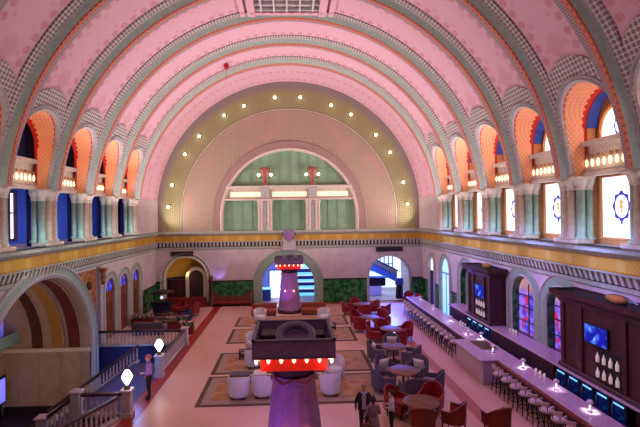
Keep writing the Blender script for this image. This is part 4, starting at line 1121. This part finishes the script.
# towers
def tower(yc, L, label):
    t = thing('bar_tower', label, 'cabinet', (11.0, yc, 1.55), group='dark wood towers behind the bar')
    H = 2.62
    q = MB(); q.box((.06, 0, H / 2), (.8, L, H)); q.build('body', 'tower_wood', t)
    q = MB(); q.box((.0, 0, .08), (.98, L + .12, .16), bev=.03); q.build('plinth', 'tower_wood', t)
    for k in range(5):
        if k in (0, 1, 3, 4):
            q = MB(); yy = -L / 2 + .12 + (L - .24) * k / 4; q.box((-.37, yy, H / 2), (.08, .2, H - .1), bev=.02); q.build('pilaster', 'tower_wood', t)
    q = MB()   # flaring open cornice
    for (r0, z0), (r1, z1) in (((.0, H - .15), (.12, H + .05)), ((.12, H + .05), (.28, H + .2)), ((.28, H + .2), (.30, H + .38))):
        a = [(-.36 - r0, -L / 2 - r0), (.46, -L / 2 - r0), (.46, L / 2 + r0), (-.36 - r0, L / 2 + r0)]; b = [(-.36 - r1, -L / 2 - r1), (.46, -L / 2 - r1), (.46, L / 2 + r1), (-.36 - r1, L / 2 + r1)]
        q.loft([(x, y, z0) for x, y in a], [(x, y, z1) for x, y in b], 0, False, True)
    q.poly([(x, y, H + .3) for x, y in ((-.63, -L / 2 - .27), (.46, -L / 2 - .27), (.46, L / 2 + .27), (-.63, L / 2 + .27))], 1); q.build('cornice', ['tower_wood', 'black'], t)  # black sheet put in for the shade inside the open top
    q = MB(); q.sphere((.0, -.3, H + .42), .22, 8, 0, (1, 1.6, .7)); q.sphere((.1, .1, H + .4), .16, 8, 0, (1, 1.4, .7)); q.build('gilt_ornament', 'gold_plain', t)
    q = MB(); q.box((-.345, -.35, .78), (.02, 1.15, 1.0), mi=0); q.box((-.39, -.35, .8), (.1, 1.15, .05), mi=1); q.box((-.39, -.35, .28), (.1, 1.15, .05), mi=1); q.build('bottle_niche', ['black', 'tower_wood'], t)
    return t
tower(24.05, 2.9, 'dark wood bar tower farther along, its end face toward the viewer')
tower(14.45, 4.4, 'dark wood bar tower nearest the viewer at the right edge')
def mk_tv():
    t = thing('television', '', 'television')
    q = MB(); q.box((0, 0, 0), (.06, 1.16, .72), bev=.015); q.build('frame', 'black', t); q = MB(); q.box((-.035, 0, 0), (.01, 1.06, .62)); q.build('screen', 'screen', t); return t
K_tv = Kind(mk_tv)
K_tv.put((10.6, 23.8, 3.2), 0, 'blue television screen on the farther bar tower', 'bar televisions'); K_tv.put((10.6, 14.65, 3.25), 0, 'blue television screen on the bar tower nearest the viewer', 'bar televisions')
def mk_bottle(white):
    def f():
        t = thing('bottle', '', 'bottle')
        q = MB(); q.lathe([(.05, 0), (.055, .02), (.055, .2), (.02, .27), (.018, .33)], n=10); q.build('body', 'white_bottle' if white else 'bottle_glass', t)
        q = MB(); q.lathe([(.022, .33), (.022, .37)], n=8); q.build('cap', 'bronze', t); return t
    return f
K_bw = Kind(mk_bottle(True))
for yc, nm in ((23.7, 'farther'), (14.1, 'nearer')):
    for r in range(2):
        for i in range(4):
            K_bw.put((10.56, yc + .45 - .3 * i, 1.55 + (.825 if r else .305)), 0, 'pale bottle on the %s shelf of the %s bar tower, %s from far end' % ('upper' if r else 'lower', nm, nth(i)), 'bottles in the bar towers')
def mk_stool():
    t = thing('bar_stool', '', 'stool')
    q = MB(); q.lathe([(.19, .70), (.215, .74), (.21, .80), (.15, .825), (.01, .83)], n=16); q.build('seat', 'stool_seat', t)
    q = MB(); n = 10; A = [(.2 * math.cos(PI + PI * i / n), .2 * math.sin(PI + PI * i / n)) for i in range(n + 1)]
    q.loft([(x, y, .94) for x, y in A], [(x * 1.1, y * 1.1, 1.08) for x, y in A], 0, True); q.tube([(x * 1.1, y * 1.1, 1.08) for x, y in A], .022, 6); q.build('backrest', 'stool_seat', t)
    for i in (1, 5, 9):
        q = MB(); q.tube([(A[i][0] * .95, A[i][1] * .95, .76), (A[i][0], A[i][1], .96)], .016, 6); q.build('back_post', 'iron', t)
    for sx in (-1, 1):
        for sy in (-1, 1):
            q = MB(); q.tube([(sx * .13, sy * .13, .72), (sx * .2, sy * .2, 0)], .02, 6); q.build('leg', 'iron', t)
    q = MB(); q.tube([(.175 * math.cos(2 * PI * i / 16) * 1.25, .175 * math.sin(2 * PI * i / 16) * 1.25, .26) for i in range(16)], .014, 6, closed=True); q.build('foot_ring', 'iron', t); return t
K_st = Kind(mk_stool)
for i in range(8): K_st.put((8.72, 17.95 - .68 * i, 0), -PI / 2, 'pale seated bar stool on the near stretch of bar, %s from the service block' % nth(i), 'bar stools at the near stretch')
for i in range(13): K_st.put((8.6, 22.6 + .76 * i, 0), -PI / 2, 'pale seated bar stool on the far stretch of bar, %s beyond the service block' % nth(i), 'bar stools at the far stretch')
def mk_lamp():
    t = thing('counter_lamp', '', 'lamp')
    q = MB(); q.lathe([(.09, 0), (.09, .02), (.02, .035), (.016, .26)], n=12); q.build('stem', 'steel', t)
    q = MB(); q.lathe([(.015, .38), (.07, .36), (.11, .29), (.105, .27)], n=14); q.build('shade', 'white_fabric', t)
    q = MB(); q.sphere((0, 0, .28), .035, 6); q.build('bulb', 'lamp_white', t); return t
K_lp = Kind(mk_lamp)
LAMPS = [(9.55, 31.5), (9.5, 28.4), (9.45, 25.2), (9.4, 22.6), (9.3, 20.2 - .6), (9.7, 21.7), (9.62, 17.6), (9.6, 15.35), (9.6, 13.6)]
LAMPS.sort(key=lambda p: p[1])
for i, (x, y) in enumerate(LAMPS):
    K_lp.put((x, y, 1.12), 0, 'small white dome lamp on the bar counter, %s from the viewer' % nth(i), 'small lamps on the bar counter')
    light('SPOT', 'counter_lamp_light', (x, y, 1.12 + .25), 75, (.93, .82, 1), .03, aim=(x, y, 0), angle=math.radians(115), blend=.6)
def mk_glass():
    t = thing('wine_glass', '', 'glass')
    q = MB(); q.lathe([(.035, 0), (.03, .008), (.006, .015), (.006, .09), (.035, .13), (.042, .18), (.034, .22)], n=10); q.build('bowl', 'white_bottle', t); return t
K_gl = Kind(mk_glass)
for i in range(6): K_gl.put((9.75 - .1 * (i % 2), 16.9 - .14 * i, 1.12), 0, 'pale wine glass on the near stretch of bar, %s from far end of row' % nth(i), 'wine glasses on the bar')
for i in range(5): K_gl.put((9.8 - .1 * (i % 2), 24.6 - .16 * i, 1.12), 0, 'pale wine glass on the far stretch of bar, %s from far end of row' % nth(i), 'wine glasses on the bar')
for i in range(5): K_gl.put((10.95 + .1 * (i % 2), 20.7 + .13 * i, 1.55), 0, 'glass on the back bar between the two towers, %s from the viewer' % nth(i), 'glasses on the back bar')

# ------------------------------------------------------------------ far left lounge and end wall furniture
t = thing('long_settee', 'dark curved wooden settee against the green marble right of the left doorway', 'settee', (-4.95, 36.45, 0))
q = MB(); q.box((0, .05, .3), (3.2, .62, .2), bev=.05); q.build('seat', 'maroon', t)
q = MB(); n = 20; q.prism([(-1.65, .3)] + [(-1.65 + 3.3 * i / n, .78 + .35 * math.cos(PI * (i / n - .5) * 2) ** 2 * (1 if abs(i / n - .5) > .25 else .1)) for i in range(n + 1)] + [(1.65, .3)], lambda u, v, d: (u, d, v), .3, .42); q.build('backrest', 'oak', t)
for sx in (-1.6, 1.6):
    q = MB(); q.tube([(sx, .35, 1.2), (sx * 1.04, .1, 1.0), (sx, -.2, .72), (sx * 1.02, -.32, .3), (sx, -.3, 0)], .09, 8); q.build('arm', 'oak', t)
for sx in (-.8, .8):
    q = MB(); q.lathe([(.04, 0), (.06, .2)], (sx, -.2, 0), 8); q.build('leg', 'oak', t)
def sofa(loc, rz, label, c):
    t = thing('sofa', label, 'sofa', loc, rz)
    q = MB(); q.box((0, 0, .2), (1.9, .85, .4), bev=.04); q.build('base', c, t)
    for sx in (-.44, .44): q = MB(); q.box((sx, .05, .46), (.84, .7, .14), bev=.05); q.build('seat_cushion', c, t)
    q = MB(); q.box((0, -.36, .6), (1.9, .18, .5), bev=.06); q.build('backrest', c, t)
    for sx in (-.95, .95): q = MB(); q.box((sx, 0, .42), (.18, .85, .44), bev=.05); q.build('arm', c, t)
sofa((-7.7, 31.4, 0), PI / 2 + .1, 'dark navy sofa in the lounge beyond the stair balustrade', 'navy')
sofa((-9.2, 28.3, 0), 0, 'dark sofa turned away just beyond the pale balustrade', 'grey_fabric_dark')
t = thing('canopied_desk', 'dark desk with a flat canopy near the gilded left doorway', 'desk', (-9.95, 33.6, 0))
q = MB(); q.box((0, 0, .5), (1.3, .7, 1.0), bev=.03); q.build('body', 'navy', t); q = MB(); q.box((0, 0, 1.04), (1.5, .85, .08)); q.build('top', 'black', t)
q = MB(); q.lathe([(.85, 1.72), (.95, 1.78), (.3, 1.95), (.05, 2.0)], n=16); q.build('canopy', 'black', t)
for sx in (-.6, .6): q = MB(); q.tube([(sx, .2, 1.05), (sx, .2, 1.75)], .03, 6); q.build('post', 'iron', t)
t = thing('desk_lamp', 'small bluish lamp glowing on the canopied desk', 'lamp', (-9.95, 33.5, 1.08))
q = MB(); q.lathe([(.08, 0), (.03, .04), (.03, .2)], n=8); q.build('base', 'bronze', t); q = MB(); q.sphere((0, 0, .3), .12, 8); q.build('globe', 'blue_white', t)
def planter(loc, L, label, c='maroon'):
    t = thing('flower_planter', label, 'planter', loc)
    q = MB(); q.box((0, 0, .22), (L, .5, .44), taper=1.05); q.build('trough', c, t)
    for cc, nm, dz, n in (('leaf', 'leaves', 0, 170), ('flower', 'blossoms', .1, 60)):
        q = MB()
        for i in range(n):
            x, y, z = random.uniform(-L / 2, L / 2), random.uniform(-.28, .28), .44 + dz + random.uniform(0, .3); r = random.uniform(.05, .1); a = random.uniform(0, PI); b = random.uniform(-.6, .6)
            q.add([(x - r * math.cos(a), y - r * math.sin(a), z), (x + r * math.sin(a) * .5, y - r * math.cos(a) * .5, z + r * b), (x + r * math.cos(a), y + r * math.sin(a), z + r * .3), (x - r * math.sin(a) * .5, y + r * math.cos(a) * .5, z - r * b)], [(0, 1, 2, 3)])
        q.build(nm, cc, t)
planter((-10.45, 30.7, 0), 1.5, 'planter of pink flowers below the lancet doors on the left wall')
planter((-7.9, 29.6, 0), 1.8, 'long low planter in the lounge beyond the pale balustrade')
planter((-6.75, 28.2, 0), .8, 'small planter of pink flowers at the red floor strip beyond the farther lantern')
t = thing('lounge_table', 'low dark table between the sofas in the left lounge', 'table', (-9.4, 32.3, 0))
q = MB(); q.lathe([(.6, .4), (.62, .43), (.6, .46), (.01, .46)], n=20); q.build('tabletop', 'tower_wood', t); q = MB(); q.lathe([(.3, 0), (.08, .06), (.08, .4)], n=12); q.build('pedestal', 'tower_wood', t)
for x, y, rz, lab in ((-8.6, 33.6, 2.6, 'dark red tub chair in the left lounge near the canopied desk'), (-7.5, 33.3, 1.2, 'dark red tub chair in the left lounge beside the red strip')): K_red.put((x, y, 0), rz, lab, 'red tub chairs')
for x, y, rz, lab in ((10.2, 34.6, 2.3, 'dark red tub chair at the far end of the bar by the blue door'), (9.9, 35.9, 2.8, 'dark red tub chair in the corner right of the bright archway')): K_red.put((x, y, 0), rz, lab, 'red tub chairs')
# balloon caught under the vault
t = thing('balloon', 'single red balloon resting against the pink vault', 'balloon', (-4.3, 30.3, 18.0))
q = MB(); q.sphere((0, 0, .1), .2, 10, 0, (1, 1, 1.15)); q.build('skin', 'balloon_red', t); q = MB(); q.tube([(0, 0, -.12), (.02, .01, -.4), (-.01, 0, -.8)], .012, 5); q.build('ribbon', 'balloon_red', t)

# ------------------------------------------------------------------ people: one continuous skinned body each
def person(label, loc, rz, h, cols, arms, hair, lean=0.0, jacket=None, head_turn=0.0, skirt=None):
    V_, E_, Rr, Lb = [], [], [], []
    def v(p, r, par=None, lab=None):
        V_.append(Vector(p)); Rr.append(r); i = len(V_) - 1
        if par is not None: E_.append((par, i)); Lb.append(lab)
        return i
    pel = v((0, 0, .95), (.16, .115))
    sp = v((0, .005, 1.1), (.145, .105), pel, 'top'); ch = v((0, .01, 1.3), (.17, .115), sp, 'top'); nb = v((0, -.01, 1.45), (.075, .07), ch, 'top')
    nk = v((0, .0, 1.52), (.052, .055), nb, 'skin'); hb = v((0, .02, 1.58), (.066, .075), nk, 'skin'); hm = v((0, .02, 1.655), (.078, .098), hb, 'skin'); ht = v((0, .01, 1.735), (.06, .075), hm, 'skin')
    ns = v((0, .135, 1.64), (.014, .018), hm, 'skin')
    for s, (el, wr) in zip((-1, 1), arms):
        sh = v((s * .185, -.01, 1.405), (.062, .066), ch, 'arm'); e = v((s * el[0], el[1], el[2]), (.045, .045), sh, 'arm'); w = v((s * wr[0], wr[1], wr[2]), (.03, .03), e, 'arm')
        d = (Vector(V_[w]) - Vector(V_[e])).normalized(); pm = v(V_[w] + d * .07, (.036, .02), w, 'skin')
        side = d.cross(Vector((s, 0, 0))); side = side.normalized() if side.length > .1 else Vector((0, 1, 0))
        for k, (o_, L) in enumerate(((-.03, .075), (-.01, .085), (.01, .08), (.03, .06))):
            a = v(V_[pm] + d * .035 + side * o_, (.0085, .0085), pm, 'skin'); b = v(V_[a] + d * L * .5 + Vector((-s * .006, 0, 0)), (.0082, .0082), a, 'skin'); v(V_[b] + d * L * .45 + Vector((-s * .02, 0, 0)), (.007, .007), b, 'skin')
        th = v(V_[w] + d * .03 + side * .035, (.01, .01), w, 'skin'); v(V_[th] + d * .045 + side * .022, (.008, .008), th, 'skin')
        hp = v((s * .095, 0, .88), (.105, .11), pel, 'leg'); kn = v((s * .105, .02, .49), (.066, .07), hp, 'leg'); an = v((s * .11, -.02, .09), (.045, .05), kn, 'leg'); v((s * .125, .15, .04), (.042, .035), an, 'shoe')
    me = bpy.data.meshes.new('person_body'); me.from_pydata([p * (h / 1.8) for p in V_], E_, []); me.update()
    ob = bpy.data.objects.new('person_body', me); COL.objects.link(ob)
    md = ob.modifiers.new('Skin', 'SKIN'); md.use_smooth_shade = True; wide = 1.26
    for sv, r in zip(me.skin_vertices[0].data, Rr): sv.radius = tuple(x * h / 1.8 * (wide if x > .03 else 1) for x in r); sv.use_root = False
    me.skin_vertices[0].data[0].use_root = True
    sb = ob.modifiers.new('Sub', 'SUBSURF'); sb.levels = 2; sb.render_levels = 2
    dg = bpy.context.evaluated_depsgraph_get(); nm = bpy.data.meshes.new_from_object(ob.evaluated_get(dg)); bpy.data.objects.remove(ob)
    nm.name = 'person'; nm.materials.clear()
    cols.setdefault('arm', cols['top']); order = ['skin', 'top', 'leg', 'shoe', 'arm']
    for k in order: nm.materials.append(M[cols[k]])
    nm.materials.append(M['black'])
    segs = [(V_[a] * (h / 1.8), V_[b] * (h / 1.8), l, (Rr[a][0] + Rr[b][0]) / 2) for (a, b), l in zip(E_, Lb)]
    for p in nm.polygons:
        c = p.center; best = None
        for a, b, l, r in segs:
            ab = b - a; tt = max(0, min(1, (c - a).dot(ab) / ab.length_squared)); dd = (a + ab * tt - c).length - r
            if best is None or dd < best[0]: best = (dd, l)
        p.material_index = order.index(best[1]); p.use_smooth = True
    body = bpy.data.objects.new('person', nm); COL.objects.link(body); body.location = loc; body.rotation_euler = (lean, 0, rz); tag(body, label, 'person')
    k = h / 1.8
    for s in (-1, 1): q = MB(); q.sphere((s * .036 * k, .118 * k, 1.665 * k), .015 * k, 6); q.build('eye', 'black', body)
    for s in (-1, 1): q = MB(); q.sphere((s * .098 * k, .01 * k, 1.65 * k), .028 * k, 6, 0, (.5, .8, 1.2)); q.build('ear', cols['skin'], body)
    q = MB(); q.box((0, .118 * k, 1.60 * k), (.045 * k, .012 * k, .01 * k)); q.build('mouth', 'maroon', body)
    q = MB(); n = 14      # hair cap, longer at the back when asked
    rows = []
    for j in range(8):
        e = PI / 2 * (1 - j / 7 * (1.0 + hair[1])); row = []
        for i in range(n + 1):
            a = 2 * PI * i / n; front = max(0, math.sin(a)); ee = max(e, .42) if front > .25 else e
            row.append((.115 * k * math.cos(a) * max(.05, math.cos(ee)), (.006 + .128 * math.sin(a) * max(.05, math.cos(ee))) * k, (1.675 + .128 * math.sin(ee)) * k))
        rows.append(row)
    for a, b in zip(rows, rows[1:]): q.loft(a, b, 0, True)
    q.build('hair', hair[0], body)
    if jacket:
        q = MB(); n = 20; ry = [(.175, .25, .84), (.17, .235, .98), (.16, .22, 1.1), (.17, .245, 1.28), (.155, .245, 1.38), (.105, .14, 1.46)]
        rows = [[(rx_ * k * math.cos(PI / 2 + .34 + (2 * PI - .68) * i / n), (ry_ * k * math.sin(PI / 2 + .34 + (2 * PI - .68) * i / n)), z * k) for i in range(n + 1)] for ry_, rx_, z in ry]
        for a, b in zip(rows, rows[1:]): q.loft(a, b, 0, True)
        q.build('jacket', jacket, body)
    if skirt:
        q = MB(); n = 20
        q.lathe([(.17 * k, 1.02 * k), (.2 * k, .9 * k), (.24 * k, .7 * k), (.28 * k, .5 * k)], n=20); q.build('skirt', skirt, body)
    return body
down = ((.30, -.03, 1.13), (.31, .06, .90)); bent = ((.25, -.03, 1.13), (.17, .2, 1.12)); hold = ((.25, .0, 1.14), (.08, .24, 1.18))
person('man in a dark suit jacket and pale shirt standing beside the dark haired woman', (2.5, 14.95, 0), PI - .15, 1.68, dict(skin='skin', top='shirt_light', arm='suit', leg='suit', shoe='black'), (down, down), ('hair_grey', .1), jacket='suit')
person('woman with brown hair in a mottled dress before the suited man', (2.68, 14.2, 0), .1, 1.56, dict(skin='skin', top='dress', leg='trouser_dark', shoe='black'), (down, bent), ('hair_brown', .55), skirt='dress')
person('woman with short brown hair in a pale violet top beside red chairs', (3.42, 14.75, 0), PI / 2 - .2, 1.52, dict(skin='skin', top='shirt_light', leg='trouser_dark', shoe='black'), (bent, hold), ('hair_brown', .35))
person('person in violet top and dark trousers by the nearer newel lantern', (-5.98, 18.2, 0), PI / 2 + .4, 1.86, dict(skin='skin', top='violet_top', leg='trouser_dark', shoe='black'), (bent, down), ('pink_top', .3))
t = thing('handbag', 'brown bag held low in front of the woman in the mottled dress', 'bag', (2.4, 14.0, .66))
q = MB(); q.box((0, 0, 0), (.3, .14, .24), bev=.03, taper=.9); q.build('body', 'oak', t); q = MB(); q.tube([(.12 * math.cos(a), 0, .12 + .2 * math.sin(a)) for a in [PI * i / 10 for i in range(11)]], .012, 6); q.build('strap', 'black', t)

# ------------------------------------------------------------------ light
w = bpy.data.worlds.new('world'); sc.world = w; w.use_nodes = True
w.node_tree.nodes['Background'].inputs[0].default_value = (.30, .16, .26, 1); w.node_tree.nodes['Background'].inputs[1].default_value = .05
PINK = (1.0, .86, .90)
for sg in (-1, 1):      # cove lights on both ledges washing the vault
    for y in (34, 29, 24, 18, 9):
        light('AREA', 'cove_light', (sg * 10.6, y, 6.9), {34: 280, 29: 400, 24: 390, 18: 40, 9: 3}[y], PINK if y > 14 else (.85, .78, 1), 5.0, .5, aim=(-sg * 3.0, y + 1, 19), spread=math.radians(150))
light('AREA', 'end_wall_wash', (0, 30.5, 6.6), 95, (1, .97, .80), 14, .5, aim=(0, 37.2, 13))
for p in ((-10, 36.2, 6.7), (10, 36.2, 6.7)): light('POINT', 'end_cove_light', p, 12, (1, .72, .6), .3)
# unseen lamps added in mid air light the floor warm on the left and violet on the right
for x, y, ax, e, c in ((-4, 8, -3.0, 92, (1, .66, .72)), (-4, 20, -3.0, 70, (1, .66, .78)), (-4, 31, -3, 80, (1, .68, .74)), (4, 8, 2.5, 44, (.95, .58, .86)), (5, 20, 3.5, 30, (.96, .56, .84)), (4, 31, 3.0, 52, (.95, .62, .88))):
    light('AREA', 'floor_wash', (x, y, 13.5), e, c, 2.5, aim=(ax, y + 1.5, 0), spread=math.radians(95))
for y in (14, 20, 26): light('AREA', 'bar_wash', (9.0, y, 6.1), 70, (.46, .26, 1), 3, .4, aim=(9.6, y + .5, 1), spread=math.radians(130))
for y in (32, 24, 16, 8): light('AREA', 'wall_wash_right', (6.5, y, 5.6), 24, (.68, .50, 1), 2, aim=(11.5, y + 1, 3.8))
for x in (-5, 4): light('AREA', 'wall_wash_end', (x, 31, 5.5), 18, (.62, .62, 1), 2, aim=(x, 37.2, 3.2))
light('SPOT', 'blue_spot', (-6, 36.6, 2.1), 25, (.3, .2, 1), .1, aim=(-6.2, 37.3, 3.0), angle=1.6)
for k in range(1, len(PIERS) - 2):
    c = (PIERS[k] + PIERS[k + 1]) / 2
    for sg in (-1, 1):
        light('POINT', 'arch_uplight', (sg * 11.72, c, 10.6), (22 if sg < 0 else 26), (1, .38, .06) if sg < 0 else (1, .74, .66), .08)
        light('POINT', 'lintel_glow', (sg * 11.2, c, 9.5), 6, (1, .82, .62), .06)
    light('POINT', 'gallery_blue', (-12.9, c, 7.3), 20, (.34, .22, 1), .2)
    light('POINT', 'gallery_upper', (-13.2, c, 11.5), 5, (.5, .35, .9), .2)  # weak fill lamp added to lift the dark upper gallery
    light('AREA', 'ledge_blue', (10.9, c, 6.45), 30, (.62, .72, 1), 1.5, .2, aim=(11.6, c, 8.0))
    light('AREA', 'ledge_white', (-10.9, c, 6.45), 32, (.72, .92, 1), 1.5, .2, aim=(-11.6, c, 8.0))
    light('AREA', 'cornice_blue', (9.4, c, 7.4), 40, (.26, .34, 1), 2.0, .3, aim=(11.3, c, 5.9), spread=math.radians(80))
    light('AREA', 'cornice_teal', (-9.4, c, 7.4), 9, (.70, .95, 1), 2.0, .3, aim=(-11.3, c, 5.9), spread=math.radians(80))
light('AREA', 'archway_blue', (8.6, 37.7, 3.3), 380, (.07, .12, 1), 1.6, aim=(9.0, 33.0, 0), spread=math.radians(90))
light('AREA', 'archway_room', (8.5, 40.5, 4.4), 260, (.45, .55, 1), 2.5, aim=(8.5, 40, 0))
light('AREA', 'archway_middle', (-.2, 39.5, 4.1), 160, (.35, .38, 1), 3, aim=(-.2, 35, 0))
light('POINT', 'apse_gold', (-8.95, 37.5, 2.6), 12, (1, .75, .2), .1)
for p in ((-7.2, 19.8, 1.6), (-9.5, 22, -1.2), (-9.3, 24.3, -1.0)): light('POINT', 'stair_blue', p, 80, (.14, .34, 1), .3)
light('POINT', 'foyer_warm', (-13.6, 20.4, 1.6), 85, (1, .70, .44), .4)
light('POINT', 'foyer_low', (-13.8, 20.6, -1.4), 75, (1, .74, .56), .4)
for y in (17.0, 20.7): light('POINT', 'lantern_light', (-6.3, y, 1.5), 14, (.95, .9, 1), .22)
for y in (12.45, 33.9):
    for sx in (-1, 1): light('POINT', 'kiosk_glow', (sx * .95, y - 1.15, 3.55), 5, (1, .25, .18), .1)
    light('POINT', 'kiosk_low_glow', (0, y - 1.25, 1.6), 4, (1, .3, .25), .1)
    light('SPOT', 'kiosk_violet', (-2.0, y - 2.6, .6), 260, (.34, .14, 1), .1, aim=(0, y, 2.4), angle=.8)
light('SPOT', 'kiosk_violet_far', (0, 14.2, 3.2), 320, (.40, .28, 1), .2, aim=(0, 18.2, .4), angle=1.9)

sc.view_settings.view_transform = 'Standard'; sc.view_settings.look = 'None'; sc.view_settings.gamma = 1.0; sc.view_settings.exposure = 0.0
sc.cycles.use_denoising = True
sc.cycles.max_bounces = 5; sc.cycles.diffuse_bounces = 3; sc.cycles.glossy_bounces = 2
